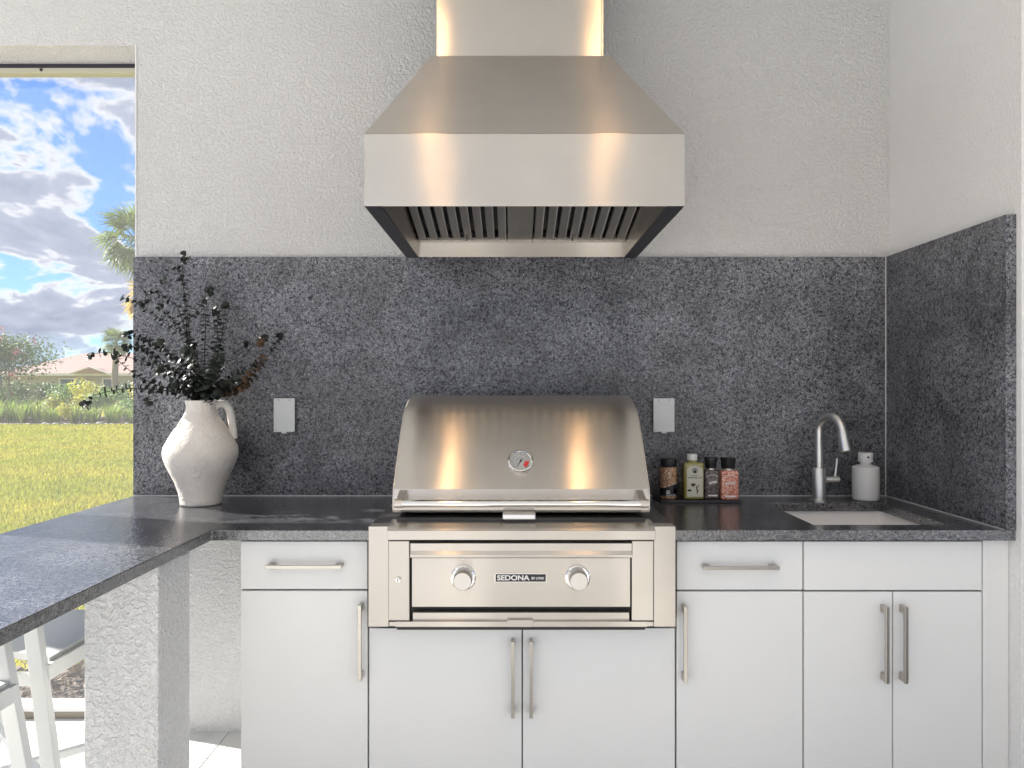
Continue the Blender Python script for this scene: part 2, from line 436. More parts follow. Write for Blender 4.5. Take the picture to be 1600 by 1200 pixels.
# back wall with the screened opening on its left
bw = thing('stucco_wall', 'white textured stucco wall behind the hood and grill, with a tall screened opening at its left', 'wall', (0, 2.763, 0))
wallm = MB().box(-1.547, 1.549, 2.763, 2.96, -.2, 3.15)
wallm.box(-4.2, -1.547, 2.763, 2.96, 2.82, 3.15)
wallm.box(-4.2, -3.7, 2.763, 2.96, -.2, 2.82)
wallm.build('wall_face', M['wall'], bw)
MB().box(-1.553, -1.5475, 2.7595, 2.77, .99, 2.825).build('corner_bead', M['wall_side'], bw)
rw = thing('side_wall', 'smoother white stucco wall returning towards the camera at the right of the sink', 'wall', (1.549, 2.4, 0))
MB().box(1.549, 1.76, 2.046, 2.96, -.2, 3.15).build('wall_face', M['wall_side'], rw, bevel=.004)

pl = thing('stucco_pillar', 'thick rough white stucco pillar holding up the peninsula counter', 'pillar', (-1.05, 1.886, 0))
MB().box(-1.149, -.95, 1.798, 1.975, 0, .9400).build('pillar_shaft', M['pillar'], pl, bevel=.004)

# roof, ceiling, lamps
rf = thing('lanai_roof', 'flat white lanai ceiling and roof slab above the outdoor kitchen', 'roof', (0, 0, 3.15))
MB().box(-3.45, 4.6, -2.3, 3.05, 3.152, 3.4).build('ceiling_panel', M['ceiling'], rf)  # out of view; edges shaped to steer the sun and admit sky light
em = Mat('lamp_glow'); em.set(col=(1, .8, .5)); em.b.inputs['Emission Color'].default_value = (1, .58, .27, 1); em.b.inputs['Emission Strength'].default_value = 62
M['glow'] = em.m
for k, (lx, ly, lab) in enumerate([(-.40, 1.1, 'warm lit recessed ceiling lamp just left of the hood axis'), (.44, 1.1, 'warm lit recessed ceiling lamp just right of the hood axis'), (-.52, -1.5, 'warm lit recessed ceiling lamp far back on the left')]):
    t = thing('ceiling_lamp', lab, 'lamp', (lx, ly, 3.15), 'recessed lamps in the lanai ceiling')
    MB().lathe([(.040, 0), (.075, 0), (.078, .004), (.078, .0052)], (lx, ly, 3.1465), cap=False).build('trim_ring', M['white_plastic'], t)
    MB().lathe([(.0, 0), (.036, .0), (.036, .002)], (lx, ly, 3.1482)).build('lens', M['glow'], t)
hw = thing('house_wall', 'beige stucco house wall behind the camera', 'wall', (2, -3.3, 0))
MB().box(-.08, 4.6, -5.6, -5.4, -.2, 2.9).build('wall_face', M['house_beige'], hw)
hw = thing('garden_wall', 'cream stucco wall closing the terrace far behind the camera', 'wall', (-2, -7, 0))
MB().box(-4.5, -.08, -7.2, -7.0, -.2, 2.3).build('wall_face', M['house_cream'], hw)

# screen in the opening
sc = thing('window_screen', 'fine insect screen stretched over the tall opening beside the wall', 'screen', (-2.6, 2.92, 0))
MB().add([(-3.7,2.93,.05),(-1.547,2.93,.05),(-1.547,2.93,2.776),(-3.7,2.93,2.776)], [(0,1,2,3)]).build('mesh_panel', M['screen'], sc)
MB().box(-3.7, -1.548, 2.918, 2.955, 2.797, 2.8195).build('top_gap_shade', M['gap_shade_dark'], sc)  # solid dark strip stands in for the shaded gap above the rail
MB().box(-3.7, -1.548, 2.905, 2.955, 2.776, 2.7965).build('top_rail', M['beam'], sc, bevel=.002)
for xx in (-1.62, -2.04, -2.46, -2.9):
    MB().lathe([(.006, 0), (.006, .004), (.003, .006)], (xx, 2.905, 2.787), 10, 'y').build('screw', M['ink'], sc)
MB().box(-3.7, -1.548, 2.87, 2.96, 0.0, .030).build('bottom_rail', M['track'], sc, bevel=.002)
MB().box(-3.7, -1.548, 2.866, 2.962, .0305, .046).build('sill_cap', M['far_white'], sc, bevel=.003)

# ------------------------------------------------------------------ counters, splash
CT = .9725; CB = .9410
ct = thing('granite_countertop', 'dark grey granite countertop turning into the long peninsula under the vase', 'countertop', (-1.2, 2, CB))
MB().prism([(-1.547,2.7615),(-1.547,.7),(-.931,.7),(-.931,2.071),(-.444,2.071),(-.444,2.7615)], CB, CT, 'z').build('slab', M['granite_top'], ct, bevel=.002)
MB().box(-1.545, -.446, 2.7305, 2.7338, CT+.0002, CT+.0035).build('caulk_line', M['caulk'], ct)
x0, x1, y0, y1 = .965, 1.40, 2.156, 2.567
ct2 = thing('granite_countertop', 'dark grey granite countertop right of the grill, cut out for the white sink', 'countertop', (1.0, 2.4, CB))
b = MB()
A = [(.497,2.071),(1.549,2.071),(1.549,2.7615),(.497,2.7615)]; Bq = [(x0,y0),(x1,y0),(x1,y1),(x0,y1)]
for z, flip in ((CT, False), (CB, True)):
    vs_ = [(p[0], p[1], z) for p in A+Bq]
    fs_ = [(0,1,5,4),(1,2,6,5),(2,3,7,6),(3,0,4,7)]
    b.add(vs_, [f[::-1] for f in fs_] if flip else fs_)
for L_ in (A, Bq):
    for i in range(4):
        p, q = L_[i], L_[(i+1) % 4]
        b.add([(p[0],p[1],CB),(q[0],q[1],CB),(q[0],q[1],CT),(p[0],p[1],CT)], [(0,1,2,3)])
b.build('slab', M['granite_top'], ct2, weld=True, bevel=.0015)
MB().box(.497, 1.514, 2.7305, 2.7338, CT+.0002, CT+.0035).build('caulk_line', M['caulk'], ct2)
MB().box(1.5125, 1.5158, 2.075, 2.7300, CT+.0002, CT+.0035).build('caulk_line', M['caulk'], ct2)

bs = thing('backsplash', 'wide speckled dark granite backsplash panel running behind the grill', 'backsplash', (0, 2.74, CT))
MB().box(-1.547, 1.5158, 2.734, 2.762, CT+.0005, 1.946).build('stone_panel', M['granite_v'], bs, bevel=.0015)
MB().box(1.5125, 1.5156, 2.7305, 2.7337, CT+.004, 1.945).build('caulk_line', M['caulk'], bs)
bs = thing('backsplash', 'dark granite side splash panel on the right wall beside the soap bottle', 'backsplash', (1.53, 2.4, CT))
MB().box(1.516, 1.5488, 2.068, 2.762, CT+.0005, 1.9465).build('stone_panel', M['granite_v'], bs, bevel=.0015)
for b_x, lab in ((444, 'grey weatherproof outlet cover on the backsplash near the vase'), (1037.5, 'grey weatherproof outlet cover on the backsplash right of the grill lid')):
    xc = X(b_x, 387); t = thing('outlet_cover', lab, 'outlet cover', (xc, 2.733, 1.23), 'outlet covers on the backsplash')
    MB().box(xc-.038, xc+.038, 2.720, 2.7335, 1.236, 1.368).build('base_plate', M['carcass'], t, bevel=.003)
    MB().box(xc-.043, xc+.043, 2.712, 2.7195, 1.2335, 1.3705).build('flap', M['cover'], t, bevel=.003)
    MB().box(xc-.010, xc+.010, 2.709, 2.7118, 1.2285, 1.2385).build('latch', M['cover'], t, bevel=.001)
    for dx in (-.022, .022): MB().lathe([(.0022, 0), (.0022, .001)], (xc+dx, 2.7118, 1.363), 8, 'y').build('screw', M['ink'], t)
    MB().bar((xc-.037, 2.7115, 1.241), (xc-.031, 2.7115, 1.246), .0012, .001).build('scratch', M['ink'], t)

# ------------------------------------------------------------------ cabinets
CF = 2.10
def handle(parent, hx, hz, length, vertical):
    hx_ = hx; d = .034
    b = MB()
    if vertical:
        b.box(hx-.0055, hx+.0055, CF-d, CF-d+.010, hz-length/2, hz+length/2)
        b.box(hx-.0055, hx+.0055, CF-d+.010, CF-.0003, hz+length/2-.024, hz+length/2-.001)
        b.box(hx-.0055, hx+.0055, CF-d+.010, CF-.0003, hz-length/2+.001, hz-length/2+.024)
    else:
        b.box(hx-length/2, hx+length/2, CF-d, CF-d+.010, hz-.0055, hz+.0055)
        b.box(hx-length/2+.001, hx-length/2+.024, CF-d+.010, CF-.0003, hz-.0055, hz+.0055)
        b.box(hx+length/2-.024, hx+length/2-.001, CF-d+.010, CF-.0003, hz-.0055, hz+.0055)
    return b.build('handle', M['nickel'], parent, bevel=.001)
def front(name, root, pa, pb, ya, yb, hnd=None):
    s = 500; xa, xb = X(pa, s)+.002, X(pb, s)-.002; zt = Z(ya, s)-.002; zb = Z(yb, s)+.002 if yb else .10
    o = MB().box(xa, xb, CF, CF+.02, zb, zt).build(name, M['cabinet'], root, bevel=.0015)
    if hnd:
        hs = 1050/(CF-.034)
        kind, a, b_, c, d = hnd            # bar's extent in the photograph
        if kind == 'v': handle(o, X((a+b_)/2, hs), Z((c+d)/2, hs), (d-c)/hs, True)
        else: handle(o, X((a+b_)/2, hs), Z((c+d)/2, hs), (b_-a)/hs, False)
    return o
def carcass(root, pa, pb, ztop, open_top=False):
    xa, xb = X(pa, 500), X(pb, 500); th = .018
    b = MB()
    b.box(xa, xa+th, CF+.022, 2.755, .10, ztop); b.box(xb-th, xb, CF+.022, 2.755, .10, ztop)
    b.box(xa+th, xb-th, 2.74, 2.755, .10, ztop); b.box(xa+th, xb-th, CF+.022, 2.74, .10, .118)
    if not open_top: b.box(xa+th, xb-th, CF+.022, 2.74, ztop-.018, ztop)
    b.build('carcass', M['cabinet'], root)
    MB().box(xa+.0005, xb-.0005, CF+.0212, CF+.0218, .118, .935 if open_top else ztop-.001).build('door_gap_shade', M['carcass'], root)  # dark sheet added behind the fronts to paint shade into their gaps
    MB().box(xa, xb, CF+.07, CF+.085, .0, .0995).build('toe_kick', M['carcass'], root)
c1 = thing('base_cabinet', 'white base cabinet at the left with one drawer above one door', 'cabinet', (X(475,500), 2.4, 0), 'white base cabinets')
carcass(c1, 375.3, 575.2, .939)
front('drawer_front', c1, 375.3, 575.2, 845, 921.5, ('h', 414, 533, 883, 890))
front('door', c1, 375.3, 575.2, 922.5, None, ('v', 557, 566, 946, 1066))
c2 = thing('base_cabinet', 'white two-door base cabinet directly under the grill', 'cabinet', (X(815,500), 2.4, 0), 'white base cabinets')
carcass(c2, 575.8, 1055.5, .655)
front('door', c2, 575.8, 816, 980.5, None, ('v', 797, 805.5, 1003, 1123))
front('door', c2, 816, 1055.5, 980.5, None, ('v', 826, 834, 1003, 1123))
c3 = thing('base_cabinet', 'white base cabinet right of the grill with one drawer above one door', 'cabinet', (X(1155,500), 2.4, 0), 'white base cabinets')
carcass(c3, 1056.5, 1255, .939)
front('drawer_front', c3, 1056.5, 1255, 845, 922.5, ('h', 1100, 1219, 884.5, 891.5))
front('door', c3, 1056.5, 1255, 923.5, None, ('v', 1067.5, 1076, 948, 1068))
c4 = thing('base_cabinet', 'white sink cabinet at the right with a blank top panel and two narrow doors', 'cabinet', (X(1395,500), 2.4, 0), 'white base cabinets')
carcass(c4, 1255.5, 1535, .939, True)
front('blank_panel', c4, 1255.5, 1535, 845, 923)
front('door', c4, 1255.5, 1395, 924, None, ('v', 1383, 1392, 949, 1069))
front('door', c4, 1395, 1535, 924, None, ('v', 1412.5, 1421.5, 949, 1069))
MB_ = MB().box(X(1535.5,500)+.001, 1.5475, CF-.001, CF+.02, 0, .9395).build('filler_panel', M['cabinet'], c4, bevel=.001)

# ------------------------------------------------------------------ sink
sk = thing('sink', 'white undermount sink basin sunk in the right countertop', 'sink', (1.18, 2.36, .75))
b = MB(); g = .012; th = .008; zb = .76; zt = .9405
xa, xb, ya, yb = x0-g, x1+g, y0-g, y1+g
def rr(xa, xb, ya, yb, r, z, n=5):
    pts = []
    for cxx, cyy, a0 in ((xb-r, yb-r, 0), (xa+r, yb-r, 90), (xa+r, ya+r, 180), (xb-r, ya+r, 270)):
        for k in range(n+1): a = R(a0+90*k/n); pts.append((cxx+r*math.cos(a), cyy+r*math.sin(a), z))
    return pts
rings = [rr(xa-.015, xb+.015, ya-.015, yb+.015, .03, zt), rr(xa, xb, ya, yb, .025, zt), rr(xa+.004, xb-.004, ya+.004, yb-.004, .03, zb+.04),
         rr(xa+.02, xb-.02, ya+.02, yb-.02, .04, zb+.008), rr(xa+.05, xb-.05, ya+.05, yb-.05, .04, zb)]
n_ = len(rings[0]); vs_ = [p for r_ in rings for p in r_]; fs_ = []
for j in range(len(rings)-1):
    for k in range(n_): k2 = (k+1) % n_; fs_.append((j*n_+k, j*n_+k2, (j+1)*n_+k2, (j+1)*n_+k))
fs_.append(tuple((len(rings)-1)*n_+k for k in range(n_)))
b.add(vs_, fs_); ob = b.build('basin', M['porcelain'], sk, smooth=50)
MB().lathe([(.0, .001), (.035, .002), (.040, 0)], (1.18, 2.36, zb+.001)).build('drain', M['chrome'], sk, smooth=40)

# ------------------------------------------------------------------ faucet
fx, fy = 1.194, 2.625
fa = thing('faucet', 'brushed steel gooseneck faucet standing behind the sink', 'faucet', (fx, fy, CT))
MB().lathe([(.036, 0), (.036, .004), (.031, .007), (.026, .008)], (fx, fy, CT+.0003)).build('base_flange', M['faucet'], fa, smooth=40)
MB().lathe([(.024, .008), (.024, .126), (.0225, .128), (.0165, .128)], (fx, fy, CT)).build('body', M['faucet'], fa, smooth=40)
hd = Vector((.30, -.95, 0)).normalized(); rad = .060; zs = 1.243
pts = [(fx, fy, CT+.129), (fx, fy, 1.15), (fx, fy, zs)]
for k in range(1, 15):
    a = math.pi*k/14*.96
    c_ = Vector((fx, fy, zs))+hd*rad
    pts.append(c_-hd*rad*math.cos(a)+Vector((0, 0, rad*math.sin(a))))
MB().tube(pts, .0152, 18).build('gooseneck', M['faucet'], fa, smooth=50)
e_ = Vector(pts[-1]); dn = (Vector(pts[-1])-Vector(pts[-2])).normalized()
sp = MB().tube([e_-dn*.003, e_+dn*.006, e_+dn*.03, e_+dn*.075, e_+dn*.078], [.016, .0175, .019, .0215, .018], 20).build('spray_head', M['faucet'], fa, smooth=40)
q = e_+dn*.032+Vector((.0165, -.0115, 0))
MB().bar(q, q+dn*.028, .013, .008, up=(1, 0, 0)).build('spray_button', M['black_plastic'], sp, bevel=.002)
MB().lathe([(.0135, .0235), (.0135, .046), (.0115, .046), (.0115, .049), (.0140, .049), (.0140, .076), (.012, .078)], (fx, fy, 1.055), 20, 'x').build('valve', M['faucet'], fa, smooth=40)
MB().tube([(fx+.062, fy-.002, 1.066), (fx+.065, fy-.004, 1.10), (fx+.068, fy-.006, 1.137)], [.0055, .0045, .004], 10).build('lever', M['faucet'], fa, smooth=40)

sx, sy = 1.383, 2.638
sb = thing('soap_bottle', 'round matte white soap bottle with a white cap beside the faucet', 'soap bottle', (sx, sy, CT))
MB().lathe([(.043, 0), (.0480, .004), (.049, .012), (.049, .128), (.0475, .1305), (.0195, .1400), (.019, .1410), (.019, .150)], (sx, sy, CT+.0005), 48).build('bottle_body', M['soap'], sb, smooth=14)
MB().lathe([(.0255, .149), (.0267, .1505), (.0267, .184), (.0255, .1855), (0, .186)], (sx, sy, CT+.0005), 32).build('cap', M['soap'], sb, smooth=35)
MB().lathe([(.004, .026), (.004, .0285)], (sx-.004, sy, CT+.170), 10, 'y').build('nozzle', M['ink'], sb)

# ------------------------------------------------------------------ spice tray
TZ = CT+.011
tr_ = thing('slate_tray', 'thin dark slate tray carrying the oil and spice jars', 'tray', (.73, 2.63, CT))
b = MB(); pr = [(.565,2.575),(.60,2.565),(.876,2.568),(.882,2.70),(.56,2.705)]
b.prism(pr, CT+.0005, TZ, 'z').build('slate', M['shaded_steel_slate'], tr_, bevel=.0015)
def specks(name, a, b_, c, sc, rough=.25):
    m = Mat(name); m.set(rough=rough, coat=.5)
    v = m.vor(sc, out='Color'); s_ = m.n('ShaderNodeSeparateColor'); m.l(v, s_.inputs[0])
    m.color(m.ramp(s_.outputs[0], [(.15, a), (.5, b_), (.85, c)])); m.bump(m.vor(sc), .6, .002); return m.m
M['sesame'] = specks('seasoning_mix', (.10, .03, .01), (.55, .27, .11), (.72, .52, .34), 420)
M['pepper'] = specks('peppercorns', (.01, .008, .008), (.07, .05, .045), (.26, .21, .20), 420)
M['salt'] = specks('pink_salt', (.42, .08, .04), (.72, .24, .15), (.85, .55, .44), 260)
M['oil'] = plain('oil_glass', (.26, .235, .05), .08, coat=1.0)
M['label_cream'] = plain('label_cream', (.62, .61, .50), .5)
M['label_line'] = plain('label_gold', (.40, .36, .16), .5)
def bottle_loc(px, s): return X(px, s), Y(s)
# seasoning jar
bx, by = bottle_loc(1044.5, 401)
t = thing('spice_jar', 'round jar of mixed seasoning with a black label and cap, leftmost on the slate tray', 'spice jar', (bx, by, TZ), 'jars on the slate tray')
r_ = .0325; z0 = TZ+.0005
MB().lathe([(r_*.9, 0), (r_, .003), (r_, .116), (r_*.93, .122)], (bx, by, z0), 32).build('jar_body', M['sesame'], t, smooth=35)
MB().lathe([(r_*.96, .1225), (r_*.98, .124), (r_*.98, .151), (r_*.9, .154), (0, .154)], (bx, by, z0), 32).build('cap', M['black_plastic'], t, smooth=35)
b = MB(); n_ = 20
for k in range(n_):      # wrapped black label with a slanting top edge
    a0_, a1_ = math.pi+math.pi*k/n_, math.pi+math.pi*(k+1)/n_
    top = lambda a: .040+.022*(math.cos(a)+1)/2+.0
    for rr_ in (r_+.0006,):
        P_ = [(bx+rr_*math.cos(a), by+rr_*math.sin(a), z0+zz_) for a, zz_ in ((a0_, .012), (a1_, .012), (a1_, top(a1_)), (a0_, top(a0_)))]
        b.add(P_, [(0, 1, 2, 3)])
b.build('paper_label', M['black_plastic'], t, weld=True)
MB().lathe([(.0, .0), (.0085, .0)], (bx+.017, by-r_*.90-.001, z0+.030), 18, 'y').build('label_seal', M['pink'], t)
for dz in (.030, .0255, .021): MB().box(bx-.016, bx-.002, by-r_-.0016, by-r_-.0008, z0+dz, z0+dz+.0025).build('label_text', M['print_white'], t)
text_mesh('SEASONING', .007, M['print_white'], t, face_front(bx+.002, by-r_-.0012, z0+.0155), 'label_text')
MB().bar((bx-.024, by-r_*.85, z0+.044), (bx+.024, by-r_*.85, z0+.060), .0015, .0012, up=(0,1,0)).build('label_edge', M['print_white'], t)
# oil bottle
bx, by = bottle_loc(1082, 404)
t = thing('oil_bottle', 'square green glass bottle of grapeseed oil with white cap and cream label', 'bottle', (bx, by, TZ), 'jars on the slate tray')
hw_ = .0385
MB().box(bx-hw_, bx+hw_, by-.027, by+.027, z0, z0+.142).build('bottle_body', M['oil'], t, bevel=.008)
MB().lathe([(.024, .140), (.018, .148), (.017, .150)], (bx, by, z0), 24).build('neck', M['oil'], t, smooth=40)
MB().lathe([(.0195, .1495), (.020, .151), (.020, .171), (.0185, .173), (0, .173)], (bx-.002, by, z0), 24).build('cap', M['white_plastic'], t, smooth=40)
pr = [(-.031,.010),(.031,.010),(.031,.112)]+[(.031*math.cos(R(a)), .112+.019*math.sin(R(a))) for a in range(15, 166, 15)]+[(-.031,.112)]
yl = by-.0272
lb = MB().prism([(bx+p[0]+.002, z0+p[1]) for p in pr], yl-.0008, yl, 'y').build('paper_label', M['label_cream'], t)
pr2 = [(p[0]*.93, .071+(p[1]-.071)*.95) for p in pr]
b = MB()
for i in range(len(pr2)):
    p, q_ = pr2[i], pr2[(i+1) % len(pr2)]
    b.bar((bx+.002+p[0], yl-.0012, z0+p[1]), (bx+.002+q_[0], yl-.0012, z0+q_[1]), .0007, .0004, up=(0,1,0))
b.build('border', M['label_line'], lb)
MB().lathe([(.0, 0), (.010, 0)], (bx+.002, yl-.0011, z0+.112), 20, 'y').build('crest', M['ink'], lb)
b = MB()
for k in range(9): a = R(-30+k*30); b.box(bx+.002+.0055*math.cos(a)-.0012, bx+.002+.0055*math.cos(a)+.0012, yl-.0017, yl-.0013, z0+.112+.0055*math.sin(a)-.0012, z0+.112+.0055*math.sin(a)+.0012)
b.build('crest_mark', M['print_white'], lb)
text_mesh('GRAPESEED OIL', .0078, M['ink'], lb, face_front(bx+.002, yl-.0011, z0+.085), 'lettering')
text_mesh('100% PURE', .0045, M['ink'], lb, face_front(bx+.002, yl-.0011, z0+.0935), 'lettering')
b = MB()
for k in range(14):
    a = random.random()*6.28; b.lathe([(0, 0), (.0023, 0)], (bx+.012+random.uniform(-.005, .005)*(1-k/20), yl-.0012, z0+.055-k*.0022), 8, 'y')
b.build('grapes_print', M['ink'], lb)
b = MB()
for k in range(6): b.lathe([(0, 0), (.0036, 0)], (bx-.004+random.uniform(-.005, .007), yl-.0012, z0+.056+random.uniform(-.006, .006)), 6, 'y')
b.build('leaf_print', M['label_line'], lb)
MB().box(bx-.026, bx-.012, yl-.0014, yl-.001, z0+.032, z0+.040).build('stamp_print', M['ink'], lb)
# pepper and salt grinders
def grinder(px, s, hw_, body, label, txt, hh):
    bx, by = bottle_loc(px, s)
    t = thing('spice_grinder', label, 'spice grinder', (bx, by, TZ), 'jars on the slate tray')
    MB().box(bx-hw_, bx+hw_, by-hw_*.85, by+hw_*.85, z0, z0+.112).build('glass_body', body, t, bevel=.007)
    MB().lathe([(hw_*.62, .112), (hw_*.62, .119)], (bx, by, z0), 20).build('collar', M['steel_plain'], t, smooth=40)
    MB().lathe([(hw_*.70, .119), (hw_*.74, .122), (hw_*.84, .150), (hw_*.88, .158), (hw_*.84, .160), (0, .160)], (bx, by, z0), 28).build('grinder_cap', M['black_plastic'], t, smooth=40)
    yy = by-hw_*.85-.0008
    text_mesh(txt, .013, M['print_white'], t, face_front(bx+.001, yy, z0+.064, 0, R(12)), 'lettering', bold=.0004, scale_x=.8 if len(txt) < 7 else .62)
    MB().box(bx-hw_*.62, bx+hw_*.62, yy, yy+.0006, z0+.012, z0+.0175).build('label_text', M['print_white'], t)
    b = MB()
    for k in range(8):
        a0_, a1_ = R(25+130*k/8), R(25+130*(k+1)/8)
        b.bar((bx+hw_*.8*math.cos(a0_), yy, z0+.082+.012*math.sin(a0_)), (bx+hw_*.8*math.cos(a1_), yy, z0+.082+.012*math.sin(a1_)), .0014, .0006, up=(0,1,0))
    b.build('label_arc', M['print_white'], t)
grinder(1110.5, 403, .0285, M['pepper'], 'square glass grinder of black peppercorns with black top, next to the oil bottle', 'PEPPER', .16)
grinder(1137.5, 405, .0335, M['salt'], 'square glass grinder of coarse pink salt with black top, rightmost on the tray', 'PINK SALT', .16)

# ------------------------------------------------------------------ grill
gr = thing('gas_grill', 'stainless steel built-in gas grill with closed lid and two round knobs', 'grill', (.026, 2.3, .66))
JX0, JX1 = X(575.6, 515), X(1055.8, 515); JT = Z(822.5, 515); JB = Z(979.6, 515); JY = Y(515)
GX0, GX1 = X(606, 520), X(1023, 520)
def g_(name, b, mat, par=None, **k): return b.build(name, mat, par or gr, **k)
b = MB(); b.box(JX0, GX0-.001, JY, JY+.05, JB, JT); b.box(GX1+.001, JX1, JY, JY+.05, JB, JT); b.box(GX0-.001, GX1+.001, JY+.004, JY+.05, JB, Z(972,515))
g_('jacket_front', b, M['steel_z'], bevel=.0015)
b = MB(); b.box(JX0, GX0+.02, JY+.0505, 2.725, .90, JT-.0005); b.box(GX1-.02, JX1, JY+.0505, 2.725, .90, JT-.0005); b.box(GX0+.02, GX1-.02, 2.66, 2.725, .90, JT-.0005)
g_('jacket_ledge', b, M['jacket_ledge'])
g_('firebox', MB().box(GX0+.021, GX1-.021, 2.06, 2.655, .67, 1.012), M['black'])
# bullnose top rail of the firebox
FY = 2.004
prof = [(FY, Z(844,524)), (FY, Z(829,524)), (FY+.004, .9845), (FY+.012, .992), (FY+.03, .9990), (FY+.055, 1.002), (FY+.095, 1.004), (FY+.095, Z(844,524))]
g_('front_rail', MB().prism(prof, GX0, GX1), M['steel'], smooth=28, bevel=.0015)
# posts
PS = 519
for a, b2 in ((607, 640), (987, 1021.5)):
    o = g_('side_post', MB().box(X(a, PS), X(b2, PS), Y(PS), Y(PS)+.05, Z(970, PS), Z(845, PS)), M['steel_z'], bevel=.0025)
# lower trim
b = MB(); b.box(X(618, 518), X(1012, 518), Y(519), Y(519)+.03, Z(979, 518), Z(970.5, 518)); b.box(X(792, 518), X(833, 518), Y(519)-.0012, Y(519)+.02, Z(979, 518), Z(968, 518))
g_('lower_trim', b, M['steel'], bevel=.001)
g_('drip_tray_front', MB().box(X(645, 515), X(983, 515), Y(516), Y(516)+.02, Z(970, 515), Z(956.5, 515)), M['steel'], bevel=.001)
g_('recess', MB().box(X(641, 512), X(987, 512), 2.058, 2.0595, Z(975, 512), Z(845.5, 512)), M['black'])
# control panel
CS = 521; CY = Y(CS)
cp = g_('control_panel', MB().box(X(643.5, CS), X(985, CS), CY, CY+.03, Z(948.5, CS), Z(871.5, CS)), M['steel_z'], bevel=.0015)
lipf = [(CY-.003, Z(871, CS)), (CY-.010, Z(870, CS)), (CY-.0105, Z(866, CS)), (CY-.004, Z(860, CS)), (CY-.004, Z(848.5, CS)), (CY+.03, Z(848.5, CS)), (CY+.03, Z(871, CS))]
g_('panel_lip', MB().prism(lipf, X(641.5, CS), X(987, CS)), M['steel'], cp, bevel=.001)
bsx = X(813.5, CS); bsz = Z(902.5, CS)
bd = g_('badge', MB().box(bsx-.078, bsx+.078, CY-.003, CY-.0002, bsz-.0135, bsz+.0135), M['chrome'], bevel=.001)
MB().box(bsx-.0755, bsx+.0755, CY-.0042, CY-.0031, bsz-.0112, bsz+.0112).build('badge_field', M['ink'], bd)
text_mesh('SEDONA', .0205, M['print_white'], bd, face_front(bsx-.0225, CY-.0046, bsz), 'lettering', bold=.0005, scale_x=1.18)
text_mesh('BY LYNX', .0098, M['print_white'], bd, face_front(bsx+.0510, CY-.0046, bsz-.001), 'lettering', bold=.0003, scale_x=.95)
for kx in (724, 902.5):
    c_ = (X(kx, CS), CY, Z(902.5, CS))
    kb = g_('knob', MB().lathe([(.0285, .006), (.0290, .010), (.0275, .040), (.0255, .0435), (0, .0435)], c_, 40, 'y'), M['knob'], smooth=30)
    MB().lathe([(.0300, .0002), (.0375, .0002), (.0375, .004), (.034, .0062), (.0300, .0062)], c_, 40, 'y').build('bezel', M['chrome'], kb, smooth=30)
    b = MB()
    for k in range(11):
        a = R(-30+k*24); p = Vector((math.cos(a), 0, math.sin(a)))
        b.bar(Vector(c_)+p*.0315+Vector((0, -.0068, 0)), Vector(c_)+p*.0350+Vector((0, -.0068, 0)), .0012, .0006, up=(0, 1, 0))
    b.build('dial_marks', M['ink'], kb)
    MB().lathe([(.0030, 0), (.0030, .003), (.0015, .004)], (c_[0], CY-.003, Z(872.5, CS)), 10, 'y').build('screw', M['chrome'], kb)
ig = g_('igniter_button', MB().lathe([(.0095, 0), (.0095, .003), (.0075, .005), (.0060, .005), (.0055, .010), (0, .011)], (X(622.4, PS), Y(PS)-.0002, Z(906, PS)), 20, 'y'), M['chrome'], smooth=30)
MB().bar((X(622.4, PS), Y(PS)-.0118, Z(904, PS)), (X(622.4, PS), Y(PS)-.0118, Z(908, PS)), .004, .0008, up=(0,1,0), w2=.001).build('igniter_mark', M['ink'], ig)
# lid
LX0, LX1 = X(614.5, 500), X(1014.5, 500)
lp = [(2.103, 1.022), (2.100, 1.030), (2.100, 1.070), (2.104, 1.095), (2.113, 1.107), (2.135, 1.134), (2.172, 1.180), (2.215, 1.231), (2.262, 1.283), (2.300, 1.3215), (2.318, 1.334),
      (2.350, 1.349), (2.400, 1.365), (2.460, 1.377), (2.524, 1.384), (2.575, 1.37), (2.60, 1.33), (2.61, 1.25), (2.61, 1.022)]
lid = g_('lid', MB().prism(lp, LX0, LX1), M['steel'], smooth=14, bevel=.0012)
# narrow side cheeks a little proud of the hood skin
for xx0, xx1 in ((LX0-.003, LX0-.0005), (LX1+.0005, LX1+.003)):
    MB().prism([(y_+.004, z_) for y_, z_ in lp], xx0, xx1).build('lid_cheek', M['steel_plain'], lid)
# lid handle
HZ = Z(786, 515); HY = Y(517)
MB().tube([(X(627, 517), HY, HZ), (X(1001, 517), HY, HZ)], .0112, 24).build('handle_bar', M['chrome'], lid, smooth=40)
for sgn, xa_ in ((1, X(616.5, 517)), (-1, X(1013, 517))):
    MB().tube([(xa_, HY, HZ), (xa_+sgn*.024, HY, HZ)], .0135, 24).build('handle_cap', M['steel_plain'], lid, smooth=40)
    b = MB(); xc0 = xa_+sgn*.003; xc1 = xa_+sgn*.026
    b.prism([(HY+.006, HZ-.006), (HY+.006, HZ+.008), (2.0995, HZ+.030), (2.0995, HZ-.004)], min(xc0, xc1), max(xc0, xc1))
    b.build('handle_bracket', M['steel_plain'], lid, bevel=.001)
